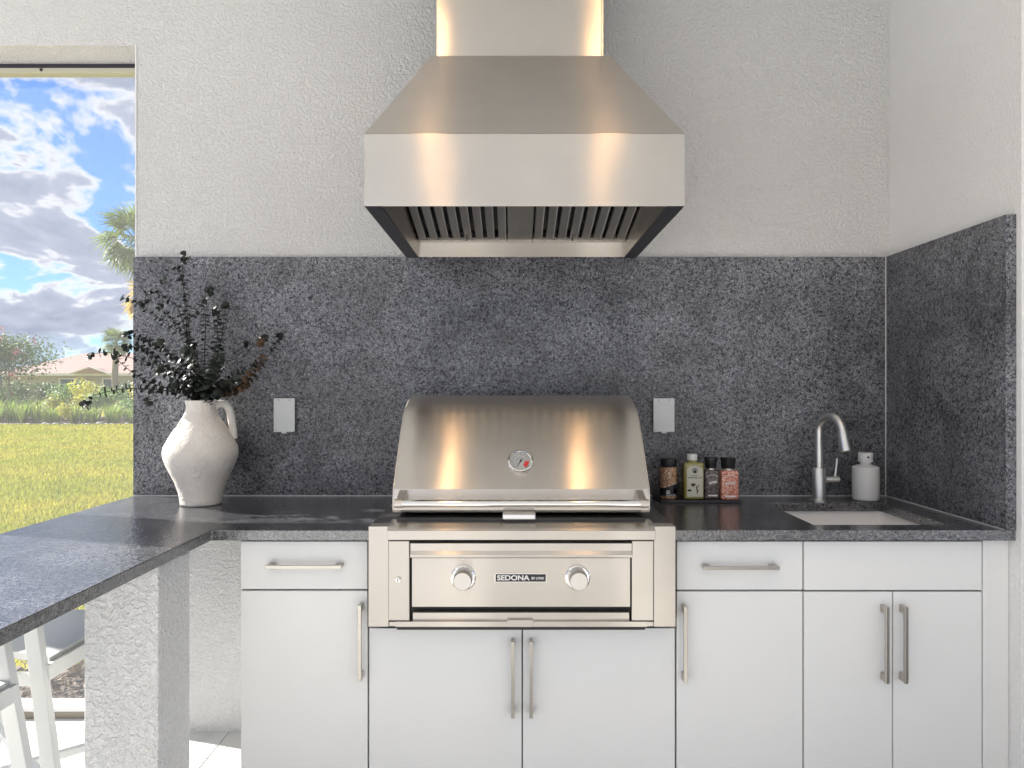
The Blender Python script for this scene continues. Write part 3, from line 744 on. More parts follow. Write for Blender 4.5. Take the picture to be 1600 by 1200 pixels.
# thermometer
gp = Vector((.0232, 2.1655, 1.172)); tl_ = math.atan2(.037, .046)
Mg = Matrix.Translation(gp) @ Matrix.Rotation(-tl_, 4, 'X')
def gpart(b, name, mat, par): return b.xform(Mg).build(name, mat, par, smooth=30)
ga = gpart(MB().lathe([(.0330, .0), (.042, .0), (.042, .008), (.040, .011), (.036, .012), (.0335, .0105), (.0330, .0)], (0, 0, 0), 40, 'y'), 'thermometer', M['chrome'], lid)
ga2 = ga
gpart(MB().lathe([(.0, .005), (.0332, .005)], (0, 0, 0), 40, 'y'), 'thermometer_dial', M['print_white'], lid)
b = MB()
for k in range(13):
    a = R(225-270*k/12); p = Vector((math.cos(a), 0, math.sin(a)))
    b.bar(p*.0235+Vector((0, -.0056, 0)), p*(.030 if k % 2 == 0 else .027)+Vector((0, -.0056, 0)), .0011, .0005, up=(0, 1, 0))
for k in range(20):
    a0_, a1_ = R(225-270*k/20), R(225-270*(k+1)/20)
    b.bar((.014*math.cos(a0_), -.0056, .014*math.sin(a0_)), (.014*math.cos(a1_), -.0056, .014*math.sin(a1_)), .0005, .0005, up=(0,1,0))
gpart(b, 'thermometer_marks', M['ink'], lid)
b = MB(); vs_ = []
for k in range(9): a = R(5-62*k/8); vs_ += [(.014*math.cos(a), -.0060, .014*math.sin(a)), (.0275*math.cos(a), -.0060, .0275*math.sin(a))]
b.add(vs_, [(2*k, 2*k+1, 2*k+3, 2*k+2) for k in range(8)]); gpart(b, 'thermometer_red_zone', M['red'], lid)
gpart(MB().bar((.004, -.0072, .008), (-.011, -.0072, -.022), .0040, .0006, up=(0,1,0), w2=.001).lathe([(.003, 0), (.003, .003)], (0, -.0062, 0), 12, 'y'), 'thermometer_needle', M['ink'], lid)
g_('lid_stop', MB().box(X(785.5, 508), X(836.5, 508), 2.045, 2.099, Z(809.8, 508), Z(801.6, 508)), M['alu'], bevel=.003)

# ------------------------------------------------------------------ range hood
hs = 536; HX0, HX1 = X(569, hs), X(1070, hs); HYF = Y(hs); HZB = Z(322, hs); HZT = Z(209, hs); WY = 2.7615; CHY = 2.31
hd_ = thing('range_hood', 'large brushed stainless steel range hood with chimney on the stucco wall', 'range hood', (.03, 2.4, HZB))
cs_ = 1050/CHY
KX0, KX1, KZ = X(675, cs_), X(953, cs_), Z(90, cs_)
# skirt (front and sides), canopy slopes, chimney
b = MB(); t_ = .0025
b.box(HX0, HX1, HYF, HYF+t_, HZB, HZT); b.build('front_panel', M['steel'], hd_, bevel=.001)
b = MB().box(HX0, HX0+t_, HYF+t_+.0002, WY, HZB, HZT).build('side_panel', M['steel'], hd_)
b = MB().box(HX1-t_, HX1, HYF+t_+.0002, WY, HZB, HZT).build('side_panel', M['steel'], hd_)
b = MB()
A4 = [(HX0,HYF,HZT),(HX1,HYF,HZT),(HX1,WY,HZT),(HX0,WY,HZT)]; B4 = [(KX0,CHY-.012,KZ),(KX1,CHY-.012,KZ),(KX1,WY,KZ),(KX0,WY,KZ)]
b.add(A4+B4, [(0,1,5,4),(1,2,6,5),(2,3,7,6),(3,0,4,7),(4,5,6,7),(3,2,1,0)]); b.v = [(v[0], v[1], v[2]+.0006) for v in b.v]
b.build('canopy', M['steel'], hd_, bevel=.0012)
MB().box(X(682, cs_), X(943, cs_), CHY, WY, KZ+.001, 3.145).build('chimney', M['steel'], hd_, bevel=.0012)
MB().box(X(939.8, cs_), X(940.6, cs_), CHY-.0006, CHY-.0001, KZ+.001, 3.145).build('chimney_seam', M['shaded_steel_slate'], hd_)
# underside
IX0, IX1 = HX0+.050, HX1-.050
MB().box(HX0+t_, IX0, HYF+.003, 2.735, HZB-.001, HZB+.003).build('bottom_flange', M['shaded_steel_slate'], hd_)
MB().box(IX1, HX1-t_, HYF+.003, 2.735, HZB-.001, HZB+.003).build('bottom_flange', M['shaded_steel_slate'], hd_)
b = MB(); b.box(IX0-.002, IX0, HYF+.003, 2.735, HZB+.003, HZT-.003).build('inner_side', M['steel'], hd_)
b = MB(); b.box(IX1, IX1+.002, HYF+.003, 2.735, HZB+.003, HZT-.003).build('inner_side', M['steel'], hd_)
zA = 2.0
MB().add([(IX0, 2.733, HZB+.0032), (IX1, 2.733, HZB+.0032), (IX1, 2.697, zA), (IX0, 2.697, zA)], [(0,1,2,3)]).build('rear_ledge', M['steel'], hd_)
F0 = Vector((0, 2.693, 2.003)); F1 = Vector((0, 2.06, 2.135)); fd = (F1-F0).normalized(); fn = Vector((0, fd.z, -fd.y)); fn = fn if fn.z < 0 else -fn
MB().bar((IX0, 2.698, 2.002), (IX1, 2.698, 2.002), .010, .010).build('filter_rail', M['steel'], hd_)
MB().add([(IX0, F0.y, F0.z+.03), (IX1, F0.y, F0.z+.03), (IX1, F1.y, F1.z+.03), (IX0, F1.y, F1.z+.03)], [(0,1,2,3)]).build('filter_backing', M['black'], hd_)
CXA, CXB = X(793, 430), X(834, 430)
MB().add([(CXA, F0.y, F0.z), (CXB, F0.y, F0.z), (CXB, F1.y, F1.z), (CXA, F1.y, F1.z)], [(0,1,2,3)]).build('centre_plate', M['steel'], hd_)
sp_ = .047
for xa_, xb_ in ((IX0, CXA), (CXB, IX1)):
    ff = MB().bar((xa_+.004, F0.y, F0.z+.004), (xb_-.004, F0.y, F0.z+.004), .012, .012).build('baffle_filter', M['steel_plain'], hd_)
    n_ = int(round((xb_-xa_)/sp_)); d_ = (xb_-xa_)/n_
    for k in range(n_):
        xc = xa_+d_*(k+.5)
        b = MB()
        o_ = -fn*.0
        w2_ = d_*.31
        pA, pB = F0+fd*.012, F1
        # U-shaped channel: face + two flanges bent upward
        prof_ = [(-w2_, .022), (-w2_, .0), (w2_, .0), (w2_, .022), (w2_-.0015, .022), (w2_-.0015, .0015), (-w2_+.0015, .0015), (-w2_+.0015, .022)]
        vs_ = []
        for P_ in (pA, pB):
            for u_, h_ in prof_: vs_.append(P_+Vector((xc+u_, 0, 0))-fn*h_)
        m_ = len(prof_)
        b.add(vs_, [(i, (i+1) % m_, m_+(i+1) % m_, m_+i) for i in range(m_)]+[tuple(range(m_-1, -1, -1)), tuple(range(m_, 2*m_))])
        b.build('baffle', M['steel_plain'], ff)
        MB().bar(pA+Vector((xc+w2_, 0, 0))+fn*.002, pB+Vector((xc+w2_, 0, 0))+fn*.002, .0030, .003).build('baffle_glint', M['edge_glint'], ff)  # bright strip painted in place of the glint on each baffle edge
    xm = (xa_+xb_)/2+(.02 if xa_ < 0 else -.03)
    MB().tube([Vector((xm, 0, 0))+F0+fd*.03+fn*.004, Vector((xm, 0, 0))+F0+fd*.05+fn*.022, Vector((xm, 0, 0))+F0+fd*.075+fn*.006], .0035, 8).build('filter_pull', M['chrome'], ff)
MB().box(IX0, IX1, HYF+.003, HYF+.006, HZB+.0, HZT-.003).build('inner_front', M['steel'], hd_)

# ------------------------------------------------------------------ vase and branches
vx, vy = -1.182, 2.545
va = thing('vase', 'cream rough plaster vase with one handle standing on the counter', 'vase', (vx, vy, CT))
prof = [(.072, 0), (.076, .003), (.0765, .01), (.079, .03), (.083, .047), (.096, .087), (.112, .118), (.126, .148), (.136, .176), (.139, .197), (.136, .218), (.119, .250), (.101, .279), (.079, .311), (.062, .338), (.053, .358), (.0525, .372), (.056, .387), (.057, .391), (.054, .393), (.049, .390), (.047, .36), (.046, .33)]
prof = [(r*.96 if r > .06 else r, h) for r, h in prof]
MB().lathe(prof, (vx, vy, CT+.0004), 64, wob=.006).build('vase_body', M['vase'], va, smooth=50)
hp = [(.044, .370), (.066, .380), (.086, .376), (.099, .355), (.105, .325), (.109, .295), (.112, .268), (.112, .245)]
cam_r = Vector((.909, .417, 0))
MB().tube([Vector((vx, vy, CT))+cam_r*a+Vector((0, 0, b_)) for a, b_ in hp], [.016, .015, .0145, .0145, .0145, .014, .0145, .016], 14).build('handle', M['vase'], va, smooth=60)

def leafdisc(b, c, n, size, up):
    n = n.normalized(); u = n.cross(up)
    if u.length < .01: u = n.cross(Vector((1, 0, 0)))
    u.normalize(); v = n.cross(u)
    k = 8; vs_ = [c+n*size*.18]
    for i in range(k):
        a = 2*math.pi*i/k; rr_ = size*(1+.12*math.sin(a*2))
        vs_.append(c+(u*math.cos(a)+v*math.sin(a))*rr_)
    b.add(vs_, [(0, i+1, (i+1) % k+1) for i in range(k)])
mouth = Vector((vx, vy, CT+.392))
def pp(px, py, y): s = 1050/y; return Vector((X(px, s), y, Z(py, s)))
def branch(label, pts, dy, dens=1.0, size=.0085, mat='euca', start=.18, ends=4, group='eucalyptus branches in the vase'):
    """pts: outline of the branch read off the photo; dy: how far its tip leans towards (-) or away from (+) the camera"""
    P_ = [mouth+Vector((random.uniform(-.025, .025), random.uniform(-.025, .025), -.03))]
    tot = len(pts)
    for i, (px, py) in enumerate(pts): P_.append(pp(px, py, vy+dy*(i+1)/tot))
    # smooth resample
    out_ = []
    for i in range(len(P_)-1):
        p0 = P_[max(i-1, 0)]; p1 = P_[i]; p2 = P_[i+1]; p3 = P_[min(i+2, len(P_)-1)]
        n_ = max(3, int((p2-p1).length/.012))
        for k in range(n_):
            t = k/n_
            out_.append(.5*((2*p1)+(-p0+p2)*t+(2*p0-5*p1+4*p2-p3)*t*t+(-p0+3*p1-3*p2+p3)*t**3))
    out_.append(P_[-1])
    L = len(out_)
    o = MB().tube(out_, [.0024*(1-.6*i/L) for i in range(L)], 6).build('eucalyptus_branch', M['stem'], origin=tuple(mouth), smooth=60)
    tag(o, label, 'branch', group)
    b = MB(); d = 0; size *= 1.34; step = .0108/dens; ang = random.random()*3; total = sum((out_[i+1]-out_[i]).length for i in range(L-1)); run = 0
    for i in range(1, L):
        seg = out_[i]-out_[i-1]; run += seg.length; d += seg.length
        if run/total < start: continue
        if d >= step:
            d = 0; t = seg.normalized(); ang += R(90)+random.uniform(-.3, .3)
            u = t.cross(Vector((0, 0, 1)))
            if u.length < .1: u = t.cross(Vector((0, 1, 0)))
            u.normalize(); v = t.cross(u)
            f = run/total; sz = size*random.uniform(.8, 1.2)*(1.1-.35*f)
            for sg in (-1, 1):
                dd = (u*math.cos(ang)+v*math.sin(ang))*sg
                nrm = (t*1.0+dd*random.uniform(-.1, .55)+Vector((random.uniform(-.25, .25),)*3)).normalized()
                leafdisc(b, out_[i]+dd*sz*1.05, nrm, sz, dd)
    for k in range(ends):
        c_ = out_[-1]+Vector((random.uniform(-.012, .012), random.uniform(-.012, .012), random.uniform(-.012, .012)))
        leafdisc(b, c_, Vector((random.uniform(-1, 1), -1, random.uniform(-1, 1))), size*.85, Vector((0, 0, 1)))
    lf = b.build('leaves', M[mat], o, weld=None); lf['kind'] = 'stuff'
    return o
G = 'eucalyptus branches in the vase'
branch('tallest upright dark eucalyptus branch, its tip above the backsplash edge', [(303,575),(294,536),(287,452),(284.6,423),(289,400)], .03, .8, .010, start=.25, ends=6)
branch('short upper twig drooping left from the tallest branch', [(300,560),(290,470),(280,424),(267,421),(258,440)], .02, .35, .008, start=.62, ends=4)
branch('long eucalyptus branch reaching up left, ending in one round leaf against the sky', [(307,548),(262,508),(228,482),(203,469),(195,466)], -.10, .8, .008, start=.3, ends=3)
branch('eucalyptus branch bending over left below the tallest one', [(300,560),(280,486),(256,464),(232,455),(226,474)], -.04, .75, .008, start=.4, ends=6)
branch('middle left eucalyptus sprig with small narrow leaves', [(308,560),(280,511),(249,480)], .05, .9, .007, start=.35)
branch('upright eucalyptus branch crossing to the right, ending in a round cluster', [(302,565),(291,512),(310,482),(328,455)], -.06, .6, .0085, start=.35, ends=9)
branch('straight upright eucalyptus branch in the middle of the bunch', [(319,580),(320,540),(322,484),(323,468)], .02, .95, .009, start=.2)
branch('bushy reddish upright eucalyptus branch right of the middle', [(333,580),(344,540),(349,505),(354,478)], -.03, 1.5, .009, start=.3, ends=7)
branch('second bushy upright branch close behind the reddish one', [(328,575),(338,535),(340,500),(337,487)], .06, 1.3, .009, start=.25, ends=6)
branch('slender eucalyptus branch rising to the right', [(339,585),(365,565),(387,548),(412,527)], .06, .8, .008, start=.2)
branch('brown dried eucalyptus branch curving up on the right', [(345,612),(368,606),(391,590),(410,561),(408,534)], -.06, 1.7, .0105, 'euca_brown', start=.25, ends=5)
branch('outermost right eucalyptus branch with greenish tip', [(345,600),(385,580),(422,552),(436,526)], .08, .9, .0085, start=.2, ends=6)
branch('long eucalyptus branch stretching left over the far roof', [(297,585),(262,575),(232,567),(172,551),(141,555)], -.10, .75, .0085, start=.15, ends=7)
branch('left eucalyptus branch dipping below the long one', [(300,612),(253,604),(216,588),(190,568),(180,557)], -.05, .8, .0085, start=.12, ends=5)
branch('lowest eucalyptus branch drooping far left over the lawn', [(297,620),(262,611),(203,607),(155,615),(139,622),(133,633)], -.14, .8, .0085, start=.15, ends=7)
branch('upper left eucalyptus branch ending at the wall corner', [(301,582),(272,560),(245,540),(214,526),(199,523)], .04, 1.0, .008, start=.15, ends=5)
branch('short bushy eucalyptus branch left of the middle', [(295,590),(270,560),(249,534)], -.12, 1.3, .0095, start=.2, ends=6)
branch('left eucalyptus branch ending just above the long one', [(292,592),(260,575),(224,544),(198,543)], .10, 1.0, .008, start=.15, ends=5)
branch('small sprig hanging low at the left of the vase mouth', [(290,618),(262,610),(240,614),(233,628)], -.02, .5, .009, start=.3, ends=5)
branch('thick leafy eucalyptus branch low in front left of the bunch', [(296,608),(268,590),(248,578)], -.13, 1.7, .011, start=.05, ends=6)
branch('thick leafy eucalyptus branch low in the middle of the bunch', [(312,600),(300,570),(292,548)], -.13, 1.7, .011, start=.05, ends=6)
branch('thick leafy eucalyptus branch leaning just right above the vase mouth', [(325,605),(332,580),(342,560)], -.14, 1.7, .011, start=.05, ends=6)
branch('thick low eucalyptus branch leaning right over the vase handle', [(338,612),(355,603),(372,594)], -.10, 1.6, .0105, start=.05, ends=6)
branch('short dense eucalyptus tuft right at the vase mouth', [(316,615),(315,598),(318,580)], -.08, 2.0, .011, start=.0, ends=8)
branch('short dense eucalyptus tuft at the left lip of the vase', [(303,619),(288,610),(275,604)], -.08, 1.9, .0105, start=.0, ends=8)
branch('fine eucalyptus sprig between the right branches', [(340,590),(362,556),(385,538)], .09, 1.0, .0075, start=.2)

# ------------------------------------------------------------------ bar stools
st = thing('bar_stool', 'white metal bar stool under the peninsula, nearest the stucco wall', 'bar stool', (-1.52, 2.08, 0), 'white bar stools along the peninsula')
sxc, syc = -1.52, 2.08
def rbox(b, xa, xb, ya, yb, za, zb): return b.box(xa, xb, ya, yb, za, zb)
# seat: shallow dished slab
b = MB(); nx, ny = 8, 8; vs_ = []
for lay in (0, 1):
    for j in range(ny+1):
        for i in range(nx+1):
            u = i/nx*2-1; v = j/ny*2-1
            wy = .175+.02*u
            z = .660-.016*(1-u*u)*(1-v*v)*1.2+.012*(u**4)*(-1 if u > 0 else 1)-(.020 if lay else 0)
            vs_.append((sxc+u*.205, syc+.02+v*wy, z))
N_ = (nx+1)*(ny+1); fs_ = []
for j in range(ny):
    for i in range(nx):
        a = j*(nx+1)+i; fs_.append((a, a+1, a+nx+2, a+nx+1)); fs_.append((N_+a, N_+a+nx+1, N_+a+nx+2, N_+a+1))
edge = [i for i in range(nx+1)]+[(j+1)*(nx+1)-1 for j in range(1, ny+1)]+[ny*(nx+1)+i for i in range(nx-1, -1, -1)]+[j*(nx+1) for j in range(ny-1, 0, -1)]
for k in range(len(edge)): a, c_ = edge[k], edge[(k+1) % len(edge)]; fs_.append((a, N_+a, N_+c_, c_))
b.add(vs_, fs_).build('seat', M['stool'], st, smooth=40)
for dx, dy in ((1, -1), (1, 1), (-1, -1), (-1, 1)):
    xt = sxc+dx*.175; yt = syc+dy*.205; topz = .87
    MB().bar((xt+dx*.115, yt+dy*.02, 0), (xt-dx*.018, yt-dy*.01, topz), .026, .040, up=(1, 0, 0)).build('leg', M['stool'], st, bevel=.002)
for dy in (-1, 1):
    MB().bar((sxc-.195, syc+dy*.205, .600), (sxc+.205, syc+dy*.205, .600), .018, .035).build('seat_rail', M['stool'], st, bevel=.002)
    MB().bar((sxc-.22, syc+dy*.19, .878), (sxc+.175, syc+dy*.19, .878), .03, .016).build('armrest', M['stool'], st, bevel=.003)
MB().bar((sxc+.215, syc-.20, .615), (sxc+.215, syc+.20, .615), .016, .045).build('seat_rail', M['stool'], st, bevel=.002)
MB().bar((sxc-.195, syc-.20, .615), (sxc-.195, syc+.20, .615), .016, .045).build('seat_rail', M['stool'], st, bevel=.002)
MB().bar((sxc-.24, syc-.20, .245), (sxc+.25, syc+.20, .245), .022, .022).build('stretcher', M['stool'], st, bevel=.002)
MB().bar((sxc-.24, syc+.20, .270), (sxc+.25, syc-.20, .270), .022, .022).build('stretcher', M['stool'], st, bevel=.002)
MB().bar((sxc-.200, syc-.20, .82), (sxc-.200, syc+.20, .82), .02, .08).build('backrest', M['stool'], st, bevel=.004)
st2 = copy_tree(st); st2.location = (sxc, syc-.52, 0); st2['label'] = 'second white metal bar stool, at the left edge of the picture nearer the camera'

# ------------------------------------------------------------------ outdoors
def clump(b, c, rad, n, size, flat=.8, lumps=5, hollow=.55):
    cs = [(Vector(c)+Vector((random.uniform(-.5, .5)*rad[0], random.uniform(-.5, .5)*rad[1], random.uniform(-.35, .4)*rad[2])), random.uniform(.45, .75)) for _ in range(lumps)]
    for i in range(n):
        q, f = random.choice(cs)
        d = Vector((random.gauss(0, 1), random.gauss(0, 1), random.gauss(0, 1))).normalized()*random.uniform(hollow, 1.05)
        p = q+Vector((d.x*rad[0]*f, d.y*rad[1]*f, d.z*rad[2]*f))
        n_ = (d+Vector((random.uniform(-1, 1), random.uniform(-1, 1), random.uniform(-.4, 1.2)))).normalized()
        u = n_.cross(Vector((random.uniform(-1, 1), random.uniform(-1, 1), random.uniform(-1, 1)))).normalized(); v = n_.cross(u)
        s = size*random.uniform(.6, 1.4)
        b.add([p-u*s, p+v*s*.45, p+u*s, p-v*s*.45], [(0, 1, 2, 3)])
def shrub(name, label, cat, x, y, w, h, mat, n, size, group=None, z0=-.1):
    t = thing(name, label, cat, (x, y, z0), group)
    b = MB(); clump(b, (x, y, z0+h*.55), (w/2, w/2, h*.5), n, size)
    b.build('foliage', M[mat], t, weld=None)
    b = MB()
    for k in range(5): b.tube([(x, y, z0-.02), (x+random.uniform(-.3, .3)*w, y+random.uniform(-.3, .3)*w, z0+h*.6)], [.018*h, .006*h], 5)
    b.build('stems', M['bark2'], t)
    return t
def blades(b, x, y, z0, h, n, spread, wdt=.012, droop=.5):
    for i in range(n):
        a = random.random()*6.283; l_ = h*random.uniform(.6, 1.1); o = spread*random.random()*.35
        d = Vector((math.cos(a), math.sin(a), 0)); sd_ = Vector((-d.y, d.x, 0))*wdt
        p0 = Vector((x, y, z0))+d*o; p1 = p0+d*spread*.35+Vector((0, 0, l_*.65)); p2 = p0+d*spread*random.uniform(.6, 1.1)+Vector((0, 0, l_*(1-droop*random.random()*.4)))
        b.add([p0-sd_, p0+sd_, p1+sd_*.8, p1-sd_*.8, p2], [(0, 1, 2, 3), (3, 2, 4)])

# shrub and chips just outside the screen
shrub('shrub', 'small light green shrub in the mulch just outside the screen, below the counter', 'shrub', -2.22, 3.42, .52, .46, 'shrub_yel', 1500, .017, z0=-.05)
shrub('shrub', 'low grey green plant in the mulch left of the small shrub', 'shrub', -2.75, 4.1, .5, .35, 'shrub', 900, .016, z0=-.05)
b = MB()
for i in range(9000):
    yy = random.uniform(2.98, 4.68); xx = random.uniform(-5.2, -1.2)
    p = Vector((xx, yy, -.05+random.uniform(.002, .02))); a = random.random()*6.28
    u = Vector((math.cos(a), math.sin(a), random.uniform(-.35, .35)))*random.uniform(.008, .028); v = Vector((-math.sin(a), math.cos(a), random.uniform(-.3, .3)))*random.uniform(.004, .010)
    b.add([p-u-v, p+u-v, p+u+v, p-u+v], [(0, 1, 2, 3)])
tag(b.build('mulch_chips', M['chip'], weld=None), 'loose grey brown mulch chips on the bed outside the screen', 'mulch', kind='stuff')
# fallen brown leaf near the sill
o = MB(); 
for k in range(3):
    p = Vector((-2.42+.03*k, 3.03+.01*k, -.02)); o.add([p, p+Vector((.05, .02, .03)), p+Vector((.10, .0, .035)), p+Vector((.05, -.02, .01))], [(0, 1, 2, 3)])
tag(o.build('dry_leaf', M['euca_brown'], weld=None), 'curled dry brown leaf lying on the mulch by the screen sill', 'leaf')

# lawn blades
b = MB()
for i in range(85000):
    y = 4.8*math.exp(random.random()*math.log(27.5/4.8)); 
    x = -y*random.uniform(.46, .86)
    hgt = random.uniform(.03, .07)*(1+y*.02); wd = .0035+.0011*y; a = random.random()*6.28; ln = random.uniform(-.04, .04)
    ux, uy = math.cos(a)*wd, math.sin(a)*wd
    b.v += [(x-ux, y-uy, -.10), (x+ux, y+uy, -.10), (x+ln, y+random.uniform(-.04, .04), -.10+hgt)]
    k = len(b.v); b.f.append((k-3, k-2, k-1))
tag(b.build('grass', M['grass'], weld=None), 'short yellow green lawn grass', 'grass', kind='stuff')

# planting bed across the lawn
tag(MB().prism([(-40,33.5),(-27,30.2),(-24,29.0),(-22.3,28.3),(-21,27.55),(-19.6,27.1),(-18,27.05),(-16.7,27.5),(-15,27.9),(-9,28.6),(-9,34),(-40,37)], -.3, -.06, 'z').build('garden_bed', M['mulch']), kind='structure')
GL = 'strap-leaved clumps along the far flower bed'
k = 0
for i in range(30):
    x = -26.5+i*.50+random.uniform(-.1, .1); y = 28.75+.35*random.random()+max(0, (-21-x))*.33
    t = MB(); blades(t, x, y, -.08, random.uniform(.75, 1.15), 90, .5, .014)
    o = t.build('grass_clump', M['liriope'], weld=None, origin=(x, y, -.08))
    tag(o, 'green strap-leaved grass clump in the front row of the far flower bed', 'plant', GL)
for i in range(13):
    x = -27+i*1.15+random.uniform(-.2, .2); y = 30.6+.5*random.random()
    yel = i in (5, 6, 9)
    lab = {5: 'bright yellow green shrub behind the grass clumps, left of the middle', 6: 'yellow green shrub just right of the brightest one in the far bed', 9: 'yellow green shrub at the right end of the visible far bed'}.get(i, 'mid green rounded shrub in the second row of the far flower bed')
    shrub('garden_shrub', lab, 'shrub', x, y, random.uniform(1.2, 1.6), random.uniform(1.25, 1.7), 'shrub_yel' if yel else 'shrub', 900, .07, 'shrubs in the far flower bed' if yel else 'green shrubs in the far flower bed')
shrub('yellow_bush', 'low bright yellow bush standing in front of the strap-leaved clumps', 'shrub', -18.9, 28.3, .8, .85, 'shrub_yel', 500, .05)

for i in range(34):
    x = -26+i*.34+random.uniform(-.1, .1); y = (27.75 if -22.5 < x < -16 else 28.2)+max(0, (-22.5-x))*.42+random.uniform(-.15, .25); r = random.uniform(.05, .13)
    b = MB(); b.lathe([(0, -.02), (r*.8, 0), (r, r*.25), (r*.7, r*.5), (0, r*.62)], (x, y, -.07), 8, wob=.12)
    tag(b.build('rock', M['rock'], smooth=60, origin=(x, y, -.07)), 'small pale rock lying on the mulch in front of the strap-leaved clumps', 'rock', 'pale rocks edging the far flower bed')
# crape myrtle
def tree(name, label, cat, x, y, trunk_h, c, rad, n, size, mat, bloom=0):
    t = thing(name, label, cat, (x, y, -.1))
    b = MB()
    for k in range(5):
        dx = random.uniform(-.4, .4); 
        b.tube([(x+dx*.3, y, -.1), (x+dx, y+dx*.3, trunk_h*.6), (c[0]+dx*2.2, c[1], c[2])], [.07, .05, .02], 6)
    b.build('trunk', M['bark2'], t)
    b = MB(); clump(b, c, rad, n, size, lumps=14, hollow=.35); b.build('crown', M[mat], t, weld=None)
    if bloom:
        b = MB()
        for k in range(26):
            d = Vector((random.gauss(0, 1), random.gauss(0, .6)-.5, random.gauss(0, .8)+.2)).normalized()
            q = Vector(c)+Vector((d.x*rad[0], d.y*rad[1], d.z*rad[2]))*random.uniform(.85, 1.08)
            for j in range(bloom): 
                p = q+Vector((random.gauss(0, .13), random.gauss(0, .1), random.gauss(0, .11))); s = .035
                b.add([p+Vector((-s, 0, 0)), p+Vector((0, -.02, -s)), p+Vector((s, 0, 0)), p+Vector((0, .02, s))], [(0, 1, 2, 3)])
        b.build('blossoms', M['pink'], t, weld=None)
    return t
tree('crape_myrtle', 'crape myrtle tree with pink blossoms beyond the far flower bed', 'tree', -25.2, 33, 1.6, (-25.5, 33, 2.75), (2.5, 2.2, 1.6), 9000, .075, 'myrtle', 26)

# hedge by the house
for i in range(12):
    x = -44+i*2.1; lab = 'clipped dark green hedge shrub along the far house wall'
    shrub('hedge_shrub', lab, 'shrub', x, 51+random.uniform(-.3, .3), 2.4, 2.0+.3*random.random(), 'hedge', 700, .11, 'hedge shrubs before the far house')
for i in range(7):
    x = -31+i*1.8
    shrub('hedge_shrub', 'yellowish green hedge shrub right of the dark ones before the far house', 'shrub', x, 46, 2.1, 1.9+.3*random.random(), 'shrub_yel' if i % 2 else 'shrub', 600, .10, 'light hedge shrubs before the far house')

# palms
def palm(label, x, y, z, rad, mat, nf=34, tr=.16, skirt=True):
    t = thing('palm_tree', label, 'palm tree', (x, y, -.1), 'fan palms beyond the lawn')
    n = 9; MB().tube([(x+.05*math.sin(k), y, -.15+(z-.1)*k/n) for k in range(n+1)], [tr*(1.15-.25*k/n)*(1+.05*(k % 2)) for k in range(n+1)], 10).build('trunk', M['bark'], t)
    protos = []
    for v in range(3):
        b = MB(); pet = rad*.45; nl = 22
        b.bar((0, 0, 0), (pet, 0, .04*rad), .02*rad, .012*rad)
        for k in range(nl):
            a = R(-105+210*k/(nl-1)); l_ = rad*.62*(1-.25*abs(math.sin(a/1.3)))*random.uniform(.85, 1.1)
            d = Vector((math.cos(a), math.sin(a), random.uniform(-.12, .05))); sd_ = Vector((-d.y, d.x, 0))*.022*rad
            p0 = Vector((pet, 0, .04*rad)); p1 = p0+d*l_*.55; p2 = p0+d*l_+Vector((0, 0, -.28*rad*random.random()))
            b.add([p0, p1-sd_, p2, p1+sd_], [(0, 1, 2, 3)])
        protos.append(b)
    first = [None]*3
    for i in range(nf):
        v = i % 3
        if first[v] is None:
            o = protos[v].build('frond', M[mat], t, weld=None, origin=(0, 0, 0)); first[v] = o.data
        else:
            o = bpy.data.objects.new('frond', first[v]); COL.objects.link(o); o.parent = t
        el = R(random.uniform(-55, 78)); az = random.random()*6.283
        o.location = (random.uniform(-.05, .05), random.uniform(-.05, .05), z+.1+random.uniform(-.12, .12))
        o.rotation_euler = (random.uniform(-.4, .4), -el, az)
    return t
palm('slim fan palm with full round crown standing before the far house', -29.6, 50, 4.85, 1.3, 'palm', 40, .22)
palm('tall fan palm whose upper fronds show beside the wall edge', -15.62, 28, 7.6, 1.8, 'palm', 34)
palm('yellowing fan palm, its fronds just clearing the wall edge', -20.85, 38, 6.45, 1.55, 'palm_yel', 26)

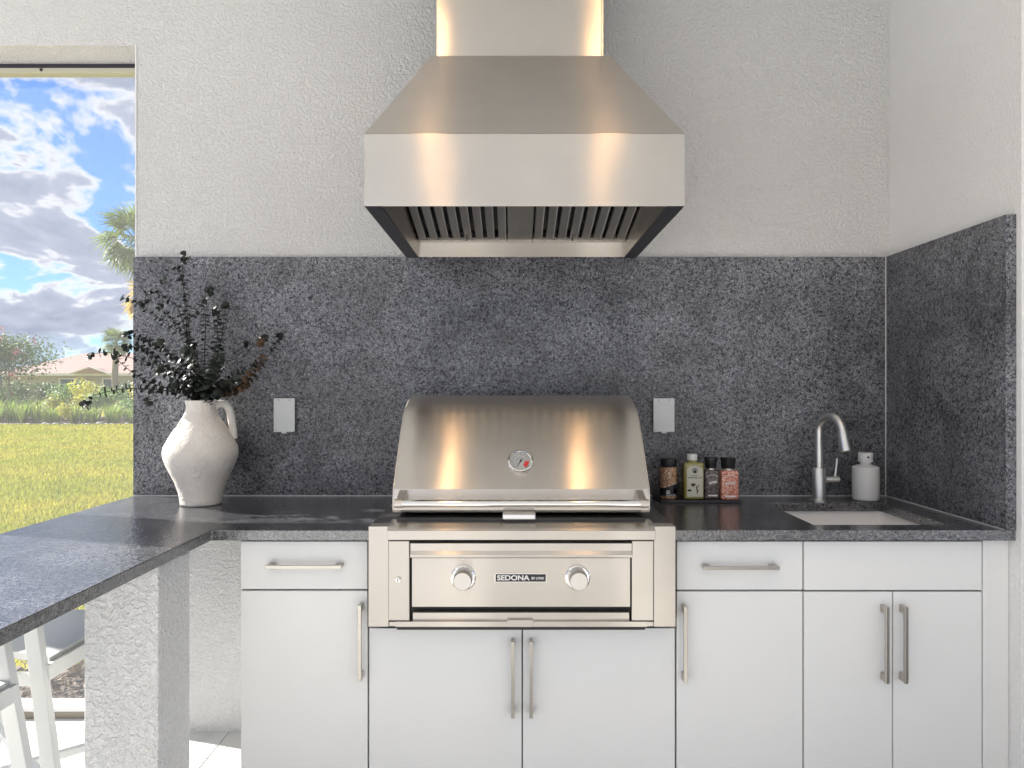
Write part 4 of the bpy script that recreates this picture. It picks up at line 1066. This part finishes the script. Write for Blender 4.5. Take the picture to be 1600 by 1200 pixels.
# far house
ho = thing('far_house', 'single storey beige house with pinkish tiled hip roof across the lawn', 'house', (-32, 64, 0))
MB().box(-46, -18, 60.6, 70, -.1, 2.66).build('wall', M['far_wall'], ho)
ez = 2.68
b = MB(); b.add([(-46.8,59.9,ez),(-17,59.9,ez),(-17,71,ez),(-46.8,71,ez),(-41.6,65.4,4.85),(-22,65.4,4.85)], [(0,1,5,4),(1,2,5),(2,3,4,5),(3,0,4),(3,2,1,0)]); rfm = b.build('roof', M['roof'], ho)
b = MB(); b.add([(-36,61.5,3.2),(-20,61.5,3.2),(-20,69,3.2),(-36,69,3.2),(-31.5,64.6,5.15),(-22,64.6,5.15)], [(0,1,5,4),(1,2,5),(2,3,4,5),(3,0,4),(3,2,1,0)]); b.build('roof', M['roof'], ho)
MB().bar((-46.8,59.85,ez-.02),(-17,59.85,ez-.02), .12, .22, up=(0,0,1)).build('fascia', M['far_white'], ho)
b = MB(); b.add([(-39,59.5,2.72),(-35.9,59.5,2.72),(-37.45,59.5,3.25),(-39,63,2.72),(-35.9,63,2.72),(-37.45,62.6,3.25)], [(0,1,2),(0,2,5,3),(1,4,5,2)]); b.build('gable', M['roof'], ho)
MB().bar((-37.45,59.42,3.31),(-35.7,59.42,2.7), .08, .22, up=(0,1,0)).build('gable_trim', M['far_white'], ho)
MB().bar((-37.45,59.42,3.31),(-39.2,59.42,2.7), .08, .22, up=(0,1,0)).build('gable_trim', M['far_white'], ho)
for wx in (-40.2, -36.3, -30.5, -25):
    f = MB().box(wx-.75, wx+.75, 60.52, 60.6, .9, 2.35).build('window', M['far_white'], ho)
    MB().box(wx-.6, wx+.6, 60.49, 60.518, 1.02, 2.23).build('pane', M['far_glass'], f)
# distant tree line
b = MB()
for i in range(60):
    x = -190+i*5.2; clump(b, (x, 170+random.uniform(-6, 6), 1.5), (5, 4, random.uniform(2.0, 3.6)), 160, .6)
tag(b.build('distant_trees', M['hedge'], weld=None), 'distant line of trees on the horizon', 'trees', kind='stuff')
